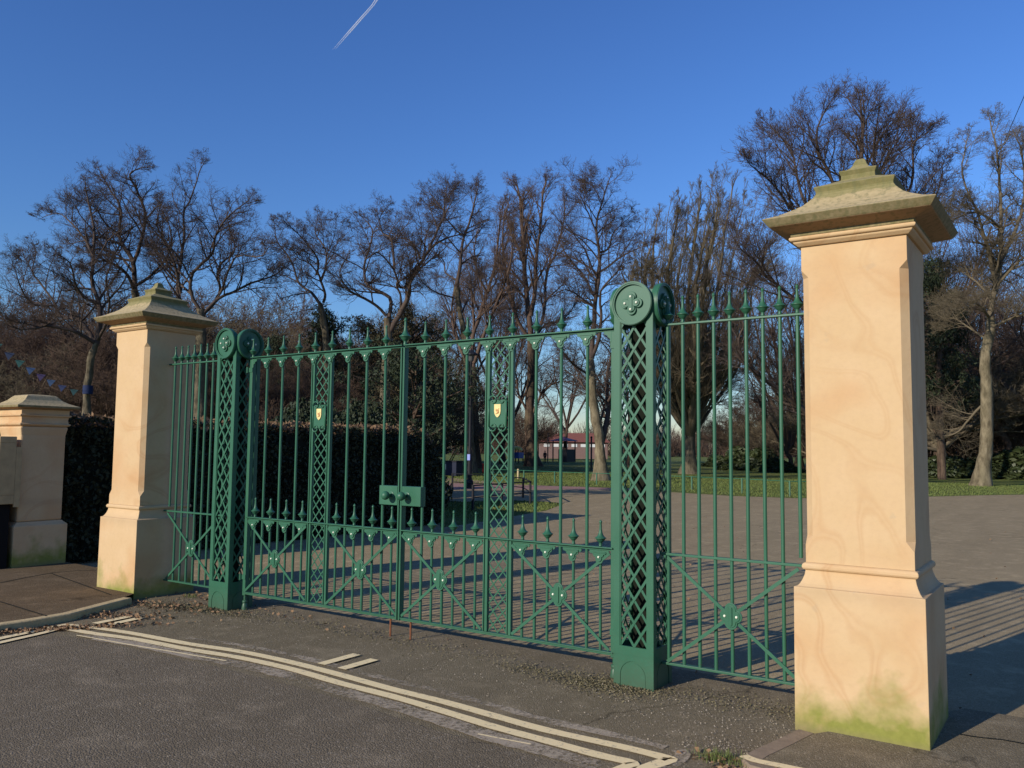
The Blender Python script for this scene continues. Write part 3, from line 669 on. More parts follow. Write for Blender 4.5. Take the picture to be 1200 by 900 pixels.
hero('oak_tree', 'bare dark tree rising directly behind the left stone pillar', 45, [(175, 560), (172, 480), (166, 400), (160, 360), (158, 340)], .36, [
    ([(158, 342), (148, 320), (130, 308), (112, 306), (98, 312)], .12, -3), ([(158, 340), (156, 308), (146, 290), (140, 276), (142, 246), (130, 224), (118, 202)], .17, 2),
    ([(157, 320), (140, 300), (118, 292), (100, 296), (84, 286)], .09, 3), ([(156, 310), (166, 280), (170, 250), (160, 222), (152, 204), (168, 196)], .13, -2), ([(158, 335), (178, 322), (196, 300), (200, 270), (186, 240)], .11, 3),
    ([(142, 276), (124, 262), (112, 244), (96, 236)], .06, -2)], BK, TW, S4)
hero('oak_tree', 'wide bare tree with arching limbs between the left stone pillar and far lattice pier', 44, [(232, 570), (233, 480), (234, 420), (236, 385), (236, 362)], .34, [
    ([(232, 375), (215, 358), (208, 340), (212, 304), (216, 276), (215, 250), (224, 232), (236, 196)], .16, 2), ([(212, 344), (204, 308), (190, 278), (184, 262), (188, 240)], .09, -3),
    ([(236, 366), (224, 344), (226, 320), (248, 298), (252, 278), (262, 260), (274, 248), (290, 236)], .13, -2), ([(236, 370), (250, 356), (258, 340), (255, 322), (260, 308), (276, 292), (268, 266), (266, 246)], .12, 3),
    ([(258, 344), (270, 312), (280, 300), (306, 300), (314, 290)], .08, -3), ([(238, 368), (256, 350), (274, 342), (294, 332), (318, 324), (330, 316), (336, 305)], .11, 2), ([(224, 345), (200, 320), (182, 300), (172, 290)], .08, 4)], BK, TW, S4)
hero('oak_tree', 'slim bare tree with forked grey trunk rising behind the left gate leaf', 50, [(388, 560), (384, 470), (382, 398), (378, 372), (375.6, 356)], .27, [
    ([(375, 356), (365, 343), (351, 332), (340.6, 305), (325, 283), (322, 266)], .12, 2), ([(379, 354), (381, 345), (375.6, 328), (371.8, 319), (360.5, 307.5), (351, 303.7), (344, 294)], .11, -2),
    ([(375.6, 330), (382, 311), (381, 292), (370, 273.5), (372, 254.6)], .10, 2), ([(371, 322), (373, 305.6), (360.5, 286.7), (347, 271.6), (334, 260)], .08, -3), ([(351, 332), (330, 322), (310, 326)], .05, 2), ([(382, 300), (390, 282), (394, 262)], .05, -2)], BK, TW, S4)
hero('oak_tree', 'low forked bare tree with twisting limbs just left of the centre finial', 45, [(446, 560), (450, 480), (455, 398), (454, 372)], .33, [
    ([(453, 370), (438, 355.6), (417, 345), (406, 336.6), (398, 320), (404, 306)], .11, -2), ([(456, 372), (457, 349), (431.6, 334.5), (426.4, 313), (434, 288), (436, 269), (426, 256)], .14, 3),
    ([(456, 390), (471.7, 362), (479, 345), (481, 328), (492.8, 309), (505.5, 290), (522, 279.6), (534, 276)], .19, -2), ([(503, 292), (516, 262), (522, 250), (512, 237), (504, 226)], .10, 2),
    ([(481, 330), (469.6, 337), (461, 315.5), (444, 296.5), (434, 300)], .10, -3), ([(462, 316), (459, 281.7), (448.5, 273), (445, 256), (452, 244)], .09, 2), ([(492.8, 303), (484.4, 286), (473.8, 279.6), (457, 279.6)], .08, 3),
    ([(470, 364), (469, 345), (465, 332), (480, 322), (492, 300), (494, 270), (490, 248)], .08, -3), ([(522, 250), (530, 235), (532, 222)], .05, 1)], BK, TW, S4)
hero('oak_tree', 'tall narrow bare tree right of the centre finial with a crooked leader', 55, [(552, 560), (549, 470), (545, 400), (539, 366), (535, 336)], .28, [
    ([(535, 338), (539, 311), (542.4, 284), (552, 254), (557, 232), (560, 222)], .16, 0), ([(535, 328), (522.4, 320), (520, 306), (510, 296), (506, 280)], .08, 2), ([(541, 276), (526.6, 260.6), (520, 250), (524, 232)], .07, -2),
    ([(535, 350), (515, 344), (500, 336), (492, 326)], .07, -2), ([(540, 370), (548, 350), (552, 332), (560, 312)], .08, 3)], BK, TW, S4)
hero('lime_tree', 'ivy stemmed bare tree with reddish twigs, behind the lamp post', 68, [(557, 548), (556, 500), (555, 460), (555, 430)], .42, [
    ([(555, 432), (553, 400), (562, 370), (571, 342), (580, 310), (585, 270), (590, 240)], .26, 2), ([(556, 425), (566, 395), (580, 360), (592, 330), (600, 296), (602, 262)], .2, -3), ([(555, 440), (540, 410), (530, 370), (534, 330), (545, 300)], .18, 3),
    ([(571, 345), (560, 320), (556, 290), (562, 262)], .14, -3), ([(557, 440), (575, 410), (598, 390), (606, 360), (612, 330)], .12, 4)], BD, TR, DENSE, klen=.28)
hero('lime_tree', 'tall bare tree with thick dark trunk, left of the small brick building', 77, [(625, 548), (621, 510), (621, 470), (623, 435), (622, 391)], .55, [
    ([(622, 393), (618, 355.6), (615.6, 324), (613, 284), (611, 253), (609, 231), (606, 216)], .34, 2), ([(622, 370), (626.7, 342), (629, 302), (633, 266.7), (636, 229), (640, 214)], .28, -3), ([(623, 400), (637, 370), (640, 324), (652, 293), (660, 262), (662, 240)], .22, 4),
    ([(622, 400), (604, 370), (596, 335), (590, 300), (590, 262), (596, 238)], .22, -4), ([(620, 488), (608, 462), (605, 440), (596, 420), (584, 410)], .15, -3), ([(622, 490), (631, 470), (636, 459), (650, 449), (670, 447), (684, 452)], .17, -4), ([(622, 400), (640, 380), (656, 376), (672, 360), (678, 340)], .16, 5), ([(613, 300), (600, 276), (592, 250)], .14, 3)], BD, TR, DENSE, klen=.26)
hero('oak_tree', 'bare tree with lit buttressed trunk on the grass left of the near lattice pier', 43.5, [(704, 563), (703, 535), (702, 510), (697.5, 485), (694, 460), (692.5, 420)], .31, [
    ([(692.5, 424), (695.6, 382), (697.8, 351), (702, 324), (702, 295.6), (699, 266.7), (704.5, 240), (713, 213)], .17, 0), ([(694, 420), (702, 395), (704.5, 370), (704, 342), (722, 320), (730, 306)], .13, -2),
    ([(695.6, 346), (684.5, 324), (664.5, 300), (655, 282)], .09, 2), ([(699, 272), (686.7, 244), (680, 228)], .06, -1), ([(702, 296), (713, 291), (720, 271), (740, 253)], .08, 2), ([(704, 318), (733, 298), (758, 287)], .08, -2),
    ([(692, 440), (670, 425), (652, 400), (640, 385)], .09, -3), ([(697, 478), (686, 455), (672, 440), (656, 432)], .08, 2), ([(700, 500), (708, 480), (712, 455), (720, 440)], .10, 3), ([(697, 360), (676, 345), (660, 340), (640, 352)], .07, -2), ([(705, 236), (696, 220), (690, 214)], .04, 1), ([(703, 525), (709, 503), (713, 478), (711, 448), (717, 415), (722, 390)], .22, 2), ([(713, 470), (724, 440), (736, 420)], .09, -3)], BP, TW, dict(S4, kids=[6, 8, 6, 4, 0]))
# vase shaped multi-stem tree
vl = []
VS = [(R.uniform(736, 910), 0) for _ in range(40)]; VS = [(x, 214+abs(x-838)**1.35*.22+R.uniform(0, 50)) for x, _ in VS]
for i, (ex, ey) in enumerate(VS+[(745, 300), (756, 270), (770, 258), (784, 246), (796, 240), (808, 236), (820, 228), (834, 218), (846, 214), (858, 222), (872, 232), (886, 240), (898, 252), (908, 270), (762, 310), (800, 290), (830, 270), (862, 280), (890, 300), (780, 320)]):
    u = (ex-822)/80; q = R.uniform(.8, 1.2)
    vl.append(([(809, 512), (809+u*26*q, 468), (809+u*52*q, 410), (809+u*70, 330), (ex, ey)], (.30 if i % 7 == 0 else .10), R.uniform(-9, 9)))
hero('hornbeam_tree', 'dense vase shaped bare tree with many upright stems seen through the right railing panel', 58, [(808, 555), (808, 530), (809, 506)], .48, vl, BK, TO, dict(DENSE, kids=[9, 6, 5, 4, 0], ang=[(20, 45), (14, 34), (16, 36), (18, 40), (0, 0)]), kid0=.6, klen=.17)
hero('oak_tree', 'tallest bare tree, its crown spreading above the cap of the large right pillar', 42, [(1000, 575), (1002, 480), (1003, 400), (1004, 330), (1005, 300)], .36, [
    ([(1005, 305), (1010, 240), (1010, 183), (1010, 145), (1008, 118)], .2, 1), ([(1004, 310), (990, 262), (974, 208), (960, 180), (958, 150), (972, 122)], .14, -3), ([(1003, 330), (970, 280), (941, 233), (933, 200), (925, 172), (900, 145)], .14, 2),
    ([(1003, 350), (960, 290), (925, 241), (903, 213), (878, 192)], .13, -3), ([(1005, 310), (1020, 240), (1035, 194), (1048, 172), (1062, 150)], .13, 3), ([(1004, 330), (1040, 270), (1068, 216), (1070, 172), (1082, 156)], .13, -2), ([(1005, 300), (1022, 220), (1024, 170), (1030, 130)], .12, -4),
    ([(1002, 440), (960, 380), (923, 344), (911, 334), (896, 322), (886, 307), (869, 293), (857, 273)], .13, -2), ([(1000, 530), (965, 500), (940, 480), (917, 460), (880, 432), (866, 404), (872, 380)], .22, -3), ([(1003, 350), (1040, 300), (1080, 260), (1100, 220), (1106, 190)], .12, 4)], BP, TW, DENSE, kid0=1.0, klen=.32)
hero('plane_tree', 'bare tree with mottled pale trunk on the grass right of the large pillar', 42, [(1150, 569), (1153, 540), (1157, 500), (1155, 450), (1155, 420), (1160, 390), (1160, 372)], .33, [
    ([(1160, 376), (1163, 351), (1171, 324), (1173, 287), (1172, 227), (1169, 186), (1161, 145)], .2, 1), ([(1166, 330), (1160, 303), (1152, 273), (1147, 255), (1128, 205), (1134, 162)], .13, -2), ([(1160, 374), (1149, 359), (1133, 353), (1126, 358)], .09, -3), ([(1162, 350), (1149, 335), (1128, 319), (1112, 312)], .09, 3),
    ([(1160, 384), (1181, 375), (1205, 366), (1225, 350)], .10, -2), ([(1172, 266), (1145, 249), (1117, 258), (1104, 268)], .08, -3), ([(1171, 310), (1190, 270), (1200, 230), (1198, 180), (1190, 160)], .13, 3), ([(1168, 335), (1190, 310), (1214, 290), (1230, 260)], .1, -3), ([(1156, 470), (1140, 486), (1124, 505), (1108, 512), (1092, 520)], .09, 2), ([(1158, 400), (1130, 380), (1110, 372), (1096, 380)], .07, 4)], BP, TO, dict(S4, kids=[7, 9, 7, 4, 0]), klen=.26)
# generic bare trees, built once and copied
def generic(name, H, th, r0, nl, spread, Q, bark, twig, label, cat='tree', seed=1, group='bare winter trees in the park'):
    global R
    R = random.Random(seed); out = new_out(); root = thing(name, label, cat, (0, 0, 0), group)
    tp = [V((R.uniform(-.1, .1)*i, R.uniform(-.1, .1)*i, th*i/4)) for i in range(5)]; tp[0].z = -.1; tp = smooth_poly(tp, 3); n = len(tp)
    rad = [r0*(1-.35*i/(n-1))*(1+.7*math.exp(-max(p.z, 0)/(r0*1.5))) for i, p in enumerate(tp)]; out['trunk'].append((tp, rad))
    for i in range(nl):
        az = 2*math.pi*(i+R.random()*.6)/nl; el = math.radians(90-R.uniform(spread*.25, spread)); d = V((math.cos(az)*math.cos(el), math.sin(az)*math.cos(el), math.sin(el)))
        st = tp[-1-R.randrange(0, 4)]; grow(out, st, d, (H-th)*R.uniform(.65, .9), r0*.5, 0, Q)
    finish_tree(root, out, bark, twig, (0, 0, 0)); return root
gA = generic('ash_tree', 17, 4.5, .30, 6, 50, dict(SPREAD, kids=[7, 6, 6, 5, 0], up=[.02, .05, .05, .05, .04]), BD, TW, 'x', seed=3)
gB = generic('lime_tree', 17, 3.0, .30, 9, 38, dict(DENSE, kids=[8, 7, 6, 5, 0], up=[.05, .06, .05, .05, .04]), BD, TR, 'x', seed=5)
gC = generic('hazel_tree', 8, .4, .12, 14, 55, dict(DENSE, kids=[8, 8, 7, 4, 0], gn=[.08, .1, .1, .1, .1], rmin=.009), BD, TR, 'x', seed=9)
gD = generic('thorn_tree', 8, 1.4, .16, 9, 75, dict(SPREAD, kids=[8, 8, 7, 5, 0], rmin=.009), BK, TO, 'x', seed=13)
def place(src, px, base_y, D, H, H0, lab, used=[], grp=None, wide=1.):
    g = at(px, 527, D); g.z = -.05; s = H/H0
    if src in used:
        o = dup(src, g, R.uniform(0, 6.28), (s*wide, s*wide, s), lab, grp)
    else:
        used.append(src); o = src; o.location = g; o.scale = (s*wide, s*wide, s); o['label'] = lab
        if grp: o['group'] = grp
    return o
place(gA, 1099, 0, 60, 17, 17, 'bare tree with twin brown trunk just right of the large pillar, behind the pale plane')
place(gA, 1178, 0, 62, 18, 17, 'dark trunked bare tree at the right edge behind the pale plane tree')
place(gB, 925, 0, 66, 12, 17, 'small bare tree on the lawn seen beside the left edge of the large pillar')
place(gA, 662, 0, 105, 17, 17, 'distant bare tree between the thick dark trunk and the buttressed tree')
place(gB, 590, 0, 88, 22, 17, 'reddish bare lime further back between the ivy trunk and thick dark trunk', wide=.8)
place(gB, 505, 0, 84, 17, 17, 'reddish bare lime behind the twisting low forked tree')
place(gA, 735, 0, 80, 17, 17, 'background bare tree directly behind the near lattice pier')
place(gB, 1075, 0, 75, 25, 17, 'tall twiggy bare lime behind the cap of the large pillar')
place(gA, 1215, 0, 55, 20, 17, 'bare tree leaning in from beyond the right edge')
place(gB, 935, 0, 80, 22, 17, 'tall bare lime behind the vase shaped tree')
place(gB, 1140, 0, 85, 21, 17, 'dense bare lime far behind the plane tree')
tk = 'leafless thicket trees behind the hedge'
names = ['thicket tree with brown twigs', 'thicket tree with olive twigs', 'leafless bush', 'tangled tree']
spots = [(-25, 60, 10), (8, 75, 13), (30, 62, 11), (52, 72, 13), (70, 55, 9), (92, 78, 14), (120, 66, 12), (148, 80, 15), (180, 70, 13), (208, 60, 11.5), (236, 76, 14), (262, 64, 12), (288, 82, 15), (306, 60, 9.5), (332, 74, 11.5), (352, 60, 8.5), (376, 78, 12),
         (402, 62, 9), (430, 76, 11), (458, 62, 9.5), (486, 82, 12.5), (512, 66, 8), (600, 120, 9), (20, 48, 7), (140, 50, 7.5), (250, 50, 7.5), (330, 50, 6.5), (418, 52, 6.5), (1090, 72, 11), (1112, 90, 12), (1130, 68, 9), (1192, 80, 12), (1210, 66, 9), (1098, 58, 14), (1122, 80, 15), (1146, 95, 15), (1180, 70, 13), (872, 92, 8), (905, 84, 8), (948, 76, 9)]
where = {-25: 'left edge of the photo', 8: 'left edge beneath the bunting', 30: 'bunting and short pillar', 52: 'short pillar cap', 70: 'right corner of the short pillar cap', 92: 'gap between the two left pillars', 120: 'tall left pillar, at its left side', 148: 'tall left pillar cap',
         180: 'tall left pillar cap, right side', 208: 'left railing panel finials', 236: 'left railing panel, near the far pier', 262: 'far lattice pier roundel', 288: 'far lattice pier, at its right side', 306: 'first finials of the left gate leaf', 332: 'second and third finials of the left leaf', 352: 'left leaf, short of its shield panel',
         376: 'left shield panel', 402: 'left leaf, right of its shield panel', 430: 'left leaf bars near the lock', 458: 'meeting stile', 486: 'first bars of the right leaf', 512: 'end of the long hedge', 600: 'right shield panel far off', 20: 'short pillar, closest to it', 140: 'tall left pillar, closest to it', 250: 'far lattice pier, closest to it',
         330: 'hedge top in the left leaf', 418: 'hedge top near the lock box', 1090: 'shaded side of the large pillar', 1112: 'twin brown trunk', 1130: 'left of the plane tree trunk', 1192: 'right of the plane tree trunk', 1210: 'right edge of the photo', 1098: 'large pillar cap, right side', 1122: 'gap left of the plane trunk', 1146: 'plane trunk, far off', 1180: 'dark trunk at the right', 872: 'middle of the right railing panel', 905: 'right railing panel near the pillar', 948: 'left edge of the large pillar'}
def place_words(p):
    if p.endswith('edge of the photo'): return 'at the '+p
    if p.startswith(('left of', 'right of')): return p
    return 'seen behind the '+p
for i, (px, D, H) in enumerate(spots):
    src = (gC, gD)[i % 2] if i % 5 else gC
    if px < 520: H *= 1.08
    place(src, px, 0, D, H, 8.5, '%s %s %s' % (('low', 'big')[H > 10], names[i % 4], place_words(where[px])), grp=tk, wide=1.15)
R = random.Random(21)
# distant wood on the horizon
def far_wood():
    out = []; rr = random.Random(5)
    for k in range(520):
        px = rr.uniform(430, 1260); D = rr.uniform(190, 300); b = at(px, 527, D); b.z = 0; H = rr.uniform(6, 11) if k < 200 else rr.uniform(3, 6)
        for j in range(60 if k < 200 else 34):
            a = rr.uniform(0, 6.28); sp = rr.uniform(.05, .5); h = H*rr.uniform(.6, 1.05); p = [b+V((rr.gauss(0, .4), rr.gauss(0, .4), 0))]
            for t in (.4, .7, 1.): p.append(b+V((math.cos(a)*sp*h*t+rr.gauss(0, .25), math.sin(a)*sp*h*t+rr.gauss(0, .25), h*t*(1-.25*sp))))
            out.append((p, [.07, .05, .04, .025]))
    v, q = tubes_np(out, 3); o = np_mesh('far_wood', v, q, TR); tag(o, 'leafless reddish brown wood along the horizon beyond the park', 'wood', kind='stuff')
far_wood()
# evergreens: trunk, boughs and needle clumps
def evergreen(name, H, W, label, mat, seed, dens=1., shape='round', group='evergreen trees among the bare ones'):
    rr = random.Random(seed); root = thing(name, label, 'evergreen tree', (0, 0, 0), group); lim = []; cl = []
    tr = [V((0, 0, -.1)), V((.05, 0, H*.3)), V((0, .1, H*.6)), V((.1, 0, H*.93))]
    for i in range(int(46*dens)):
        t = .30+.68*(i+rr.random())/(46*dens); z = H*t; a = rr.uniform(0, 6.28)
        w = W*((1-t)**.6 if shape == 'cone' else math.sqrt(max(.05, 1-((t-.55)/.5)**2)))*rr.uniform(.55, 1.1)
        e = V((math.cos(a)*w, math.sin(a)*w, z+w*rr.uniform(-.05, .3))); s = V((0, 0, z*.9)); m = s.lerp(e, .5)+V((0, 0, rr.uniform(-.2, .3)))
        lim.append(([s, m, e], [.07, .045, .02]))
        for k in range(5): c = m.lerp(e, .1+.23*k); cl.append((c+V((rr.gauss(0, .3), rr.gauss(0, .3), rr.gauss(0, .2))), .35+.3*rr.random()))
    v, q = merge_tubes([([(tr, [H*.028, H*.022, H*.015, .04])], 8), (lim, 4)]); np_mesh('trunk', v, q, BD, root, True)
    pts = []
    for c, r in cl:
        n = 60; g = rng.normal(size=(n, 3)); g /= np.linalg.norm(g, axis=1)[:, None]; g *= r*rng.uniform(.3, 1, (n, 1))**.6; g[:, 2] *= .55; pts.append(g+np.array(c))
    cards(np.concatenate(pts), .055, mat, 'crown', root, asp=3.4); return root
eA = evergreen('yew_tree', 6.2, 3.2, 'x', M['fir'], 1, .8)
eB = evergreen('cypress_tree', 9.5, 2.6, 'x', M['fir2'], 2, 1.1, 'round')
eC = evergreen('pine_tree', 10, 3.0, 'x', M['fir'], 3, 1., 'cone')
place(eA, 484, 0, 27, 5.0, 6.2, 'dark spreading yew behind the hedge end, beside the centre finial', wide=.85)
place(eB, 441, 0, 52, 9.8, 9.5, 'olive green cypress behind the low forked tree')
place(eB, 478, 0, 55, 11.0, 9.5, 'taller olive green cypress behind the first bars of the right leaf')
place(eC, 372, 0, 55, 11, 10, 'dark pine behind the slim forked bare tree')
place(eC, 322, 0, 58, 9.5, 10, 'dark pine left of the slim forked bare tree')
place(eC, 1103, 0, 52, 14.2, 10, 'dark ivy clad evergreen beside the cap of the large pillar', wide=.7)
# shrubs on the lawn
def bush(label, seed, n=4200, ls=.10, nm='bush', grp='low evergreen bushes on the lawn'):
    root = thing(nm, label, nm, (0, 0, 0), grp); g = rng.normal(size=(n, 3)); g /= np.linalg.norm(g, axis=1)[:, None]
    g[:, 2] = np.abs(g[:, 2]); f = 1+.16*np.sin(g[:, 0]*5+seed)+.14*np.sin(g[:, 1]*6)+.1*np.sin(g[:, 2]*9); g *= (f*rng.uniform(.55, 1, n)**.4)[:, None]; g[:, 2] *= .8
    st = [([V((0, 0, -.05)), V((math.cos(a)*.3, math.sin(a)*.3, .3)), V((math.cos(a)*.6, math.sin(a)*.6, .6))], [.03, .02, .01]) for a in np.linspace(0, 5.5, 9)]
    v, q = tubes_np(st, 4); np_mesh('stems', v, q, BD, root, True)
    cards(g, ls, M['bush'] if nm == 'bush' else M['fir'], 'leaves', root); return root
b0 = bush('x', 1)
for px, D, s, wx, l in [(1100, 57, 1.35, 1.6, 'left of the plane tree trunk, against the large pillar'), (1112, 60, 1.4, 1.8, 'below the distant goal'), (1127, 60, 1.35, 1.5, 'just left of the plane tree trunk'), (1140, 62, 1.3, 1.4, 'touching the left side of the plane trunk'), (1172, 56, 1.6, 1.6, 'just right of the plane tree trunk'),
                        (1192, 58, 1.8, 1.6, 'at the right edge of the lawn'), (1210, 55, 2.0, 1.5, 'beyond the right edge'), (872, 72, 1.9, 1.3, 'seen in the middle of the right railing panel'), (888, 74, 2.0, 1.2, 'seen through the right railing, second from the pillar'), (846, 84, 1.2, 1.6, 'small one seen through the right railing near its centre'), (910, 66, 1.1, 1.5, 'seen through the right railing nearest the pillar')]:
    g = at(px, 527, D); g.z = -.05; lab = 'dark leafy bush on the lawn %s' % l
    if b0['label'] == 'x': b0.location = g; b0.scale = (s*wx, s*wx, s); b0['label'] = lab
    else: dup(b0, g, R.uniform(0, 6), (s*wx, s*wx, s), lab)
h0 = None
for x, y, r_, h_, l in [(-12.3, 11.3, 1.9, 2.9, 'rounded dark holly just behind the end of the hedge'), (-15.6, 12.6, 2.2, 3.1, 'rounded dark holly behind the middle of the hedge'), (-19, 14.5, 2.4, 3.1, 'rounded dark holly behind the hedge, farthest left')]:
    if h0 is None: h0 = bush(l, 3, 26000, .032, 'holly', 'dark hollies behind the hedge'); h0.location = (x, y, -.05); h0.scale = (r_, r_, h_)
    else: dup(h0, (x, y, -.05), R.uniform(0, 6), (r_, r_, h_), l)
# ------------------------------------------------------------------ park furniture
def railing(label, pts, h, grp, mid=False, r=.016, per=1):
    o = thing('low_rail', label, 'low railing', (pts[0][0], pts[0][1], 0), grp); P3 = [V((p[0], p[1], 0)) for p in pts]
    MB().tube([p+V((0, 0, h)) for p in P3], r, 6).build('rail', P if grp[0] == 'k' else M['black'], o, smooth=True)
    if mid: MB().tube([p+V((0, 0, h*.5)) for p in P3], r*.8, 6).build('rail', M['black'], o, smooth=True)
    for p in P3: MB().box(p.x-.025, p.x+.025, p.y-.025, p.y+.025, -.05, h+.02).build('post', P if grp[0] == 'k' else M['black'], o)
gr = 'knee rails round the lawns'
railing('green knee rail along the lawn behind the right railing panel and pier', [(-21, 29.5), (-18.7, 28.9), (-16.5, 28.2), (-14.1, 27.9), (-11.6, 27.6), (-9.2, 27.0), (-6.87, 26.3), (-4.76, 25.3), (-3.2, 26.5), (-2, 28.6)], .52, gr)
railing('dark low rail round the small grass island behind the right shield panel', [G(554, 598), G(588, 594), G(621.4, 590), G(613, 583), G(575, 578), G(530, 575)], .62, 'black island rail', True, .02)
# lamp post
lp = G(550, 572); L = thing('lamp_post', 'dark park lamp post with lantern, between two bars of the right leaf', 'lamp post', lp)
MB().lathe((lp.x, lp.y, 0), [(.16, -.05), (.16, .25), (.10, .32), (.085, .9), (.08, 1.5), (.06, 1.56), (.045, 5.0), (.06, 5.03), (.03, 5.1)], 14).build('post', M['black'], L, smooth=True)
la = MB().lathe((lp.x, lp.y, 5.1), [(.05, 0), (.10, .05), (.16, .28), (.17, .30)], 8).build('lantern', plain('lamp_glass', (.09, .09, .085), .2), L)
MB().lathe((lp.x, lp.y, 5.4), [(.27, -.02), (.26, .03), (.10, .15), (.03, .20), (.03, .26)], 12).build('lamp_hood', M['black'], la)
MB().box(lp.x-.09, lp.x+.09, lp.y-.11, lp.y-.086, 1.10, 1.34).build('notice', plain('blue_notice', (.25, .30, .60), .5), L)
# wood bollard, red post, bin, sign
def gl(px, D): g = at(px, 527, D); g.z = ZR; return g
g = gl(607.5, 45); o = thing('bollard', 'pale timber bollard on the grass right of the right shield panel', 'bollard', g); MB().lathe((g.x, g.y, 0), [(.06, -.05), (.06, .46), (.05, .5)], 10).build('post', plain('pale_timber', (.45, .36, .2), .8), o, smooth=True)
g = gl(567, 55); o = thing('marker_post', 'small red post on the grass left of the right shield panel', 'post', g); MB().box(g.x-.06, g.x+.06, g.y-.06, g.y+.06, -.05, .52).box(g.x-.075, g.x+.075, g.y-.075, g.y+.075, .52, .58).build('post', plain('red_plastic', (.45, .03, .02), .5), o, bevel=.01)
g = gl(532, 48); o = thing('litter_bin', 'dark blue black litter bin beyond the end of the hedge', 'litter bin', g)
MB().box(g.x-.42, g.x+.42, g.y-.3, g.y+.3, 0, .78).build('body', plain('navy_plastic', (.012, .016, .035), .5), o, bevel=.02); MB().box(g.x-.45, g.x+.45, g.y-.33, g.y+.33, .785, .85).build('lid', M['black'], o, bevel=.02); MB().box(g.x-.40, g.x-.33, g.y-.315, g.y-.302, .35, .65).build('sticker', M['rivet'], o)
g = gl(516, 72); o = thing('sign_board', 'grey sign board on two posts at the end of the hedge', 'sign', g); MB().box(g.x-.3, g.x+.3, g.y-.02, g.y+.02, .75, 1.75).build('panel', plain('grey_panel', (.22, .24, .27), .5), o)
for s in (-.33, .33): MB().box(g.x+s-.03, g.x+s+.03, g.y-.03, g.y+.03, 0, 1.8).build('post', plain('pale_post', (.5, .5, .48), .6), o)
# swing
g = gl(535, 90); o = thing('swing_frame', 'yellow playground swing frame left of the lamp post', 'swing', g); yl = plain('yellow_steel', (.60, .36, .04), .4)
e1 = at(526, 541, 90); e1.z = 0; t1 = at(542, 511, 92); e2 = at(545, 541, 95); e2.z = 0; bx = V((FW[0], FW[1], 0)).normalized()*3.4
MB().tube([e1, t1], .07, 8).build('leg', yl, o, smooth=True); MB().tube([e2, t1], .07, 8).build('leg', yl, o, smooth=True)
MB().tube([e1+bx, t1+bx], .07, 8).build('leg', yl, o, smooth=True); MB().tube([e2+bx, t1+bx], .07, 8).build('leg', yl, o, smooth=True); MB().tube([t1, t1+bx], .08, 8).build('crossbar', M['black'], o, smooth=True)
for k in (.3, .7):
    c = t1+bx*k; so = MB().box(c.x-.25, c.x+.25, c.y-.1, c.y+.1, .5, .54).build('seat', M['black'], o)
    MB().tube([(c.x-.22, c.y, .54), (c.x-.2, c.y, c.z)], .012, 4).tube([(c.x+.22, c.y, .54), (c.x+.2, c.y, c.z)], .012, 4).build('chain', M['black'], so)
# play house
g = gl(606, 92); o = thing('play_house', 'blue playground house with yellow domed roof left of the thick dark trunk', 'playground house', g)
MB().box(g.x-.55, g.x+.55, g.y-.5, g.y+.5, .5, 1.15).build('wall', plain('blue_panel', (.03, .10, .35), .4), o, bevel=.02)
for sx in (-.5, .5):
    for sy in (-.45, .45): MB().box(g.x+sx-.05, g.x+sx+.05, g.y+sy-.05, g.y+sy+.05, 0, .5).build('leg', M['black'], o); MB().box(g.x+sx-.03, g.x+sx+.03, g.y+sy-.03, g.y+sy+.03, 1.15, 1.4).build('post', M['black'], o)
MB().lathe((g.x, g.y, 1.4), [(.62, 0), (.58, .15), (.42, .32), (.2, .42), (.02, .46)], 16).build('roof', plain('yellow_plastic', (.70, .55, .12), .4), o, smooth=True)
# sports posts
for px, D, h, l in [(642, 98, 3.3, 'thin dark post left of the park shelter'), (693, 66, 2.5, 'thicker dark post in front of the brick building')]:
    g = gl(px, D); o = thing('court_post', l, 'post', g); MB().tube([(g.x, g.y, -.05), (g.x, g.y, h)], .07, 8).build('pole', plain('dark_post', (.06, .045, .04), .7), o, smooth=True); MB().ball((g.x, g.y, h+.03), .09, 8, 6).build('cap', M['black'], o, smooth=True)
# shelter
g = gl(661, 104); o = thing('park_shelter', 'small dark park shelter with purple roof in front of the brick building', 'shelter', g); pu = plain('purple_roof', (.06, .03, .07), .5); w = 1.0
for sx in (-w, w):
    for sy in (-w, w): MB().box(g.x+sx-.06, g.x+sx+.06, g.y+sy-.06, g.y+sy+.06, 0, 2.55).build('post', M['black'], o)
MB().square(g.x, g.y, [(w+.25, 2.555), (w+.22, 2.65), (.08, 3.05), (.04, 3.15)]).build('roof', pu, o)
MB().box(g.x-.2, g.x+w-.07, g.y-w-.03, g.y-w+.02, 0, 1.55).box(g.x+w-.02, g.x+w+.03, g.y-w+.07, g.y+w-.07, 0, 1.55).build('side_panel', M['black'], o)
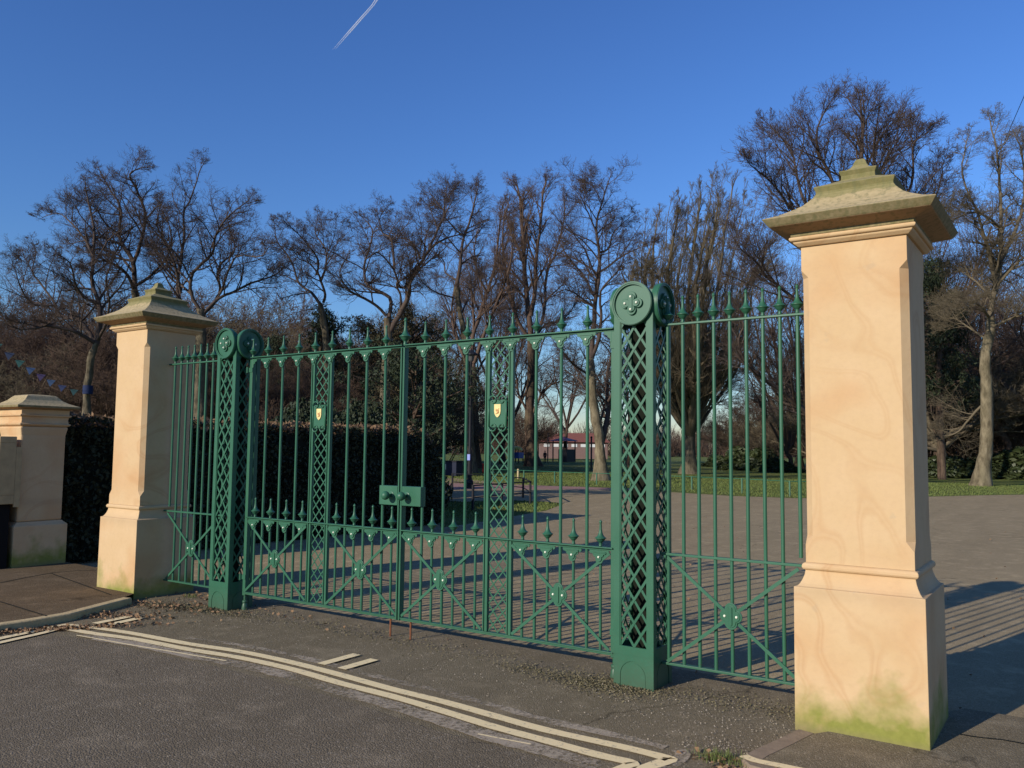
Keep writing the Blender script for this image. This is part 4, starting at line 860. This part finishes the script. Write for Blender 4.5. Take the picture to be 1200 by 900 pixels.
# brick building
c0 = gl(633, 140); c1 = gl(712, 140); ax = (c1-c0).normalized(); ay = V((-ax.y, ax.x, 0)); Wd = (c1-c0).length; o = thing('brick_building', 'long low brick building with red tiled hipped roof in the distance', 'building', c0)
def loc_box(mb, x0, x1, y0, y1, z0, z1):
    vs = [c0+ax*x+ay*y+V((0, 0, z)) for z in (z0, z1) for x, y in ((x0, y0), (x1, y0), (x1, y1), (x0, y1))]
    return mb.add(vs, [(3, 2, 1, 0), (4, 5, 6, 7), (0, 1, 5, 4), (1, 2, 6, 5), (2, 3, 7, 6), (3, 0, 4, 7)])
mb = loc_box(MB(), 0, Wd, 0, 6, -.1, 2.75); mb.build('wall', plain('brown_brick', (.19, .125, .11), .9, .2, 3), o)
vs = [c0+ax*x+ay*y+V((0, 0, z)) for x, y, z in ((-.4, -.4, 2.75), (Wd+.4, -.4, 2.75), (Wd+.4, 6.4, 2.75), (-.4, 6.4, 2.75), (3.4, 3, 4.35), (Wd-1, 3, 4.35))]
MB().add(vs, [(0, 1, 5, 4), (1, 2, 5), (2, 3, 4, 5), (3, 0, 4), (3, 2, 1, 0)]).build('roof', plain('red_tiles', (.20, .075, .055), .8, .2, 3), o)
for k in range(7):
    x = .6+k*1.55
    if x+.9 < Wd: wf = loc_box(MB(), x, x+.95, -.05, .02, 1.95, 2.45).build('window', plain('pale_window', (.62, .64, .62), .3), o)
# goal
g = gl(1115.5, 205); g2 = gl(1134, 205); o = thing('football_goal', 'white football goal far across the field, left of the plane tree trunk', 'football goal', g); wm = plain('white_steel', (.75, .72, .62), .4)
for q in (g, g2): MB().tube([(q.x, q.y, -.05), (q.x, q.y, 2.2)], .09, 6).build('post', wm, o)
MB().tube([(g.x, g.y, 2.2), (g2.x, g2.y, 2.2)], .09, 6).build('crossbar', wm, o)
# person
def person():
    g = gl(638.7, 92); s = 1.45/1.75
    J = dict(pel=(0, 0, .95), che=(0, 0, 1.25), nk=(0, 0, 1.47), hd=(0, .0, 1.62), tp=(0, 0, 1.72), ls=(-.19, 0, 1.40), le=(-.25, .02, 1.12), lh=(-.22, -.08, .88), rs=(.19, 0, 1.40), re=(.25, .02, 1.12), rh=(.22, -.08, .88),
             lp=(-.10, 0, .90), lk=(-.11, -.03, .50), la=(-.12, .03, .08), lf=(-.12, -.12, .04), rp=(.10, 0, .90), rk=(.11, -.02, .50), ra=(.12, .0, .08), rf=(.12, -.15, .04))
    rad = dict(pel=.15, che=.17, nk=.06, hd=.10, tp=.075, ls=.075, le=.055, lh=.045, rs=.075, re=.055, rh=.045, lp=.11, lk=.075, la=.05, lf=.045, rp=.11, rk=.075, ra=.05, rf=.045)
    E_ = [('pel', 'che'), ('che', 'nk'), ('nk', 'hd'), ('hd', 'tp'), ('che', 'ls'), ('ls', 'le'), ('le', 'lh'), ('che', 'rs'), ('rs', 're'), ('re', 'rh'), ('pel', 'lp'), ('lp', 'lk'), ('lk', 'la'), ('la', 'lf'), ('pel', 'rp'), ('rp', 'rk'), ('rk', 'ra'), ('ra', 'rf')]
    ks = list(J); me = bpy.data.meshes.new('person'); me.from_pydata([tuple(c*s for c in J[k]) for k in ks], [(ks.index(a), ks.index(b)) for a, b in E_], []); me.materials.append(plain('dark_clothes', (.02, .022, .03), .8))
    o = link('person', me); o.location = (g.x, g.y, ZR); tag(o, 'small distant person in dark clothes standing on the grass left of the shelter', 'person')
    m = o.modifiers.new('skin', 'SKIN')
    for k, sv in zip(ks, me.skin_vertices[0].data): sv.radius = (rad[k]*s, rad[k]*s*.8); sv.use_root = (k == 'pel')
    o.modifiers.new('sub', 'SUBSURF').render_levels = 1
person()
# bunting, cable, contrail
def bunting():
    a, b = at(-20, 393, 17), at(103, 458, 40); o = thing('bunting', 'string of blue and green bunting flags at the upper left of the short pillar', 'bunting', a)
    def pt(t): p = a.lerp(b, t); return p-V((0, 0, 1.1*4*t*(1-t)*.3))
    MB().tube([pt(k/24) for k in range(25)], .006, 4).build('cord', M['black'], o)
    cols = [(.010, .045, .045), (.010, .02, .05), (.010, .05, .05), (.015, .04, .10), (.025, .018, .06), (.02, .045, .10), (.015, .025, .07), (.01, .04, .045)]
    for i, t in enumerate((.04, .10, .16, .23, .31, .40, .52, .68)):
        p = pt(t); dist = (V(CAM)-p).length; d = V((RT[0], RT[1], -.12)).normalized(); sc2 = dist/(120+40*t); tip = p+d*sc2*.55+V((0, 0, -sc2*1.0)); p2 = p+d*sc2*1.35
        n = V((.004, -.004, 0)); MB().add([p, p2, tip, p+n, p2+n, tip+n], [(0, 1, 2), (5, 4, 3), (0, 3, 4, 1), (1, 4, 5, 2), (2, 5, 3, 0)]).build('flag', plain('flag_cloth', cols[i], .8), o)
bunting()
tk_ = at(103, 457, 41.6); o = MB().lathe((tk_.x, tk_.y, tk_.z-.2), [(.235, 0), (.24, .2), (.235, .42)], 12).build('banner', plain('blue_cloth', (.015, .025, .07), .8), None, smooth=True); tag(o, 'blue cloth band wrapped round the pale trunk above the short pillar', 'banner')
o = MB().tube([at(1160, 208, 50), at(1183, 152, 44), at(1200, 113, 40), at(1260, -40, 30)], .016, 5).build('overhead_cable', M['black']); tag(o, 'thin dark overhead cable crossing the sky at the upper right corner', 'cable')
t = NT('ice_trail'); t.set(color=(.9, .9, .9), rough=1., alpha=t.math('MULTIPLY', t.ramp(t.noise(t.co(), .012, 4), [(.2, .25), (.8, .75)]), .8))
mb = MB()
for off_ in (0, 2.6):
    pts = [at(390+off_+(441-390)*k/10, 58-58.*k/10-2*(k > 9), 2800) for k in range(12)]; mb.tube(pts, [.2+1.25*min(1, k/4) for k in range(12)], 6)
o = mb.build('contrail', t.m); tag(o, 'thin white aircraft contrail high in the blue sky, upper left of centre', 'contrail', kind='stuff')
# ------------------------------------------------------------------ litter, moss, grit, weeds
def scatter(name, regions, size, mat, label, cat, z, asp=1.4, flat=.75, lift=.01):
    pts = []
    for cx, cy, sx, sy, n, ang in regions:
        g = rng.normal(size=(n, 2))*[sx, sy]; ca, sa = math.cos(ang), math.sin(ang)
        pts.append(np.stack([cx+g[:, 0]*ca-g[:, 1]*sa, cy+g[:, 0]*sa+g[:, 1]*ca, z+np.abs(rng.normal(0, lift, n))], 1))
    o = cards(np.concatenate(pts), size, mat, name, flat=flat, asp=asp); tag(o, label, cat, kind='stuff')
def w(x, y): p = G(x, y); return p.x, p.y
scatter('leaf_litter', [(*w(60, 738), .42, .05, 420, .9), (*w(15, 742), .35, .05, 300, 1.0), (*w(125, 722), .3, .09, 300, .5), (*w(190, 710), .5, .12, 300, .3), (*w(250, 702), .3, .08, 120, 0), (*w(845, 893), .12, .06, 60, 0), (-2.2, .0, .8, .1, 40, 0), (-2, 7, 3.5, 4, 160, 0), (3.5, 5, 2, 3, 60, 0)], .022, M['litter'], 'brown dead leaves lying along the left kerb', 'leaf litter', ZR+.004)
scatter('moss', [(*w(215, 712), .40, .07, 1900, .25), (*w(250, 716), .35, .08, 1200, 0), (*w(700, 802), .20, .10, 1700, -.1), (*w(742, 806), .14, .06, 1000, 0), (*w(640, 790), .25, .08, 700, -.1), (-1.2, -.05, 1.7, .12, 1900, 0), (2.2, -.05, .45, .11, 900, 0), (*w(20, 728), .2, .04, 500, .9)], .009, M['moss'], 'moss and grit crusts at the foot of the iron piers', 'moss', ZR+.002, lift=.004)
scatter('grit', [(-.5, -.45, 2.2, .35, 1600, 0), (2.3, -.5, .5, .35, 1300, 0), (-1, 2, 3, 1.5, 500, 0), (1.5, -2.4, 2.0, .8, 160, 0), (-2.8, -.3, .5, .2, 500, 0), (3.6, -.75, .4, .3, 500, 0), (*w(850, 880), .15, .12, 350, 0)], .0065, M['grit'], 'pale grit specks scattered over the asphalt', 'grit', ZR+.006, asp=1.1, lift=.003)
tufts = []
for x, y, n, s in [(845, 891, 260, .07), (12, 731, 200, .08), (222, 700, 60, .06), (747, 797, 60, .05)]:
    cx, cy = w(x, y)
    for k in range(n): tufts.append((cx+R.gauss(0, s), cy+R.gauss(0, s*.6)))
gv = []; gq = []
def blades(lst, h0, h1, wd):
    for cx, cy in lst:
        a = R.uniform(0, 6.28); h = R.uniform(h0, h1); l = h*R.uniform(.2, .9); ww = wd; b = len(gv)
        dx, dy = math.cos(a), math.sin(a)
        gv.extend([(cx-dy*ww, cy+dx*ww, ZR-.01), (cx+dy*ww, cy-dx*ww, ZR-.01), (cx+dx*l+dy*ww*.3, cy+dy*l-dx*ww*.3, ZR+h), (cx+dx*l-dy*ww*.3, cy+dy*l+dx*ww*.3, ZR+h)]); gq.append((b, b+1, b+2, b+3))
blades(tufts, .015, .05, .0022)
o = np_mesh('weeds', gv, gq, M['blade']); tag(o, 'small grass weeds growing at the kerb edges', 'weeds', kind='stuff')
gv = []; gq = []
lst = []
for k in range(60000):
    x = R.uniform(-26, 9); y = R.uniform(23.5, 45)
    e = np.interp(x, [-26, -17, -12.2, -10, -6.5, -4.3, -.5, 1.9, 9], [24, 25, 27.5, 26.2, 24.2, 24.6, 29.9, 34, 40.5])
    if y > e: lst.append((x, y))
blades(lst, .02, .05, .012)
lst = [(x, y) for x, y in [(R.uniform(-12.5, -7.6), R.uniform(10, 16.2)) for _ in range(9000)]]
poly = [G(a, b) for a, b in [(516, 618), (560, 612), (600, 605), (640, 598), (655, 592), (650, 589), (600, 586.5), (540, 588), (516, 586)]]
def inside(x, y):
    c = False
    for i in range(len(poly)):
        a, b = poly[i], poly[i-1]
        if (a.y > y) != (b.y > y) and x < (b.x-a.x)*(y-a.y)/(b.y-a.y)+a.x: c = not c
    return c
blades([q for q in lst if inside(*q)], .015, .045, .01)
o = np_mesh('grass_blades', gv, gq, M['blade']); tag(o, 'short winter grass on the park lawn', 'grass', kind='stuff')
# ------------------------------------------------------------------ light, sky, camera
AZ = math.radians(75.7); EL = math.radians(21.4)
sd = V((math.cos(AZ)*math.cos(EL), math.sin(AZ)*math.cos(EL), -math.sin(EL)))       # direction the light travels
sun = bpy.data.lights.new('sun', 'SUN'); sun.energy = 5.0; sun.angle = math.radians(.5); sun.color = (1, .915, .79)
so = link('sun', sun); so.rotation_euler = sd.to_track_quat('-Z', 'Y').to_euler(); so.location = (0, -20, 20)
W = bpy.data.worlds.new('World'); sc.world = W; W.use_nodes = True; nt = W.node_tree
sky = nt.nodes.new('ShaderNodeTexSky'); sky.sky_type = 'NISHITA'; sky.sun_disc = False; sky.sun_elevation = EL; sky.sun_rotation = math.atan2(-sd.x, -sd.y)
sky.altitude = 0; sky.air_density = 1.5; sky.dust_density = 0; sky.ozone_density = 6.0
bg = nt.nodes['Background']; mx = nt.nodes.new('ShaderNodeMix'); mx.data_type = 'RGBA'; mx.blend_type = 'MULTIPLY'; mx.inputs[0].default_value = 1; gm = nt.nodes.new('ShaderNodeGamma'); gm.inputs[1].default_value = 1.2; nt.links.new(sky.outputs[0], gm.inputs[0]); nt.links.new(gm.outputs[0], mx.inputs[6]); mx.inputs[7].default_value = (.637, .746, 1.047, 1); nt.links.new(mx.outputs[2], bg.inputs[0]); bg.inputs[1].default_value = .104
cam = bpy.data.cameras.new('camera'); co = link('camera', cam); cam.sensor_width = 36; cam.sensor_fit = 'HORIZONTAL'; cam.lens = FPX/1200*36; cam.clip_end = 12000; cam.clip_start = .05
m = Matrix(((RT[0], UP[0], -FW[0], CAM[0]), (RT[1], UP[1], -FW[1], CAM[1]), (RT[2], UP[2], -FW[2], CAM[2]), (0, 0, 0, 1))); co.matrix_world = m
sc.camera = co
vs_ = sc.view_settings; vs_.view_transform = 'Standard'; vs_.look = 'None'; vs_.exposure = 0; vs_.gamma = 1; vs_.use_curve_mapping = False
sc.cycles.transparent_max_bounces = 16
print('objects', len(bpy.data.objects), 'faces', sum(len(o.data.polygons) for o in bpy.data.objects if o.type == 'MESH'))
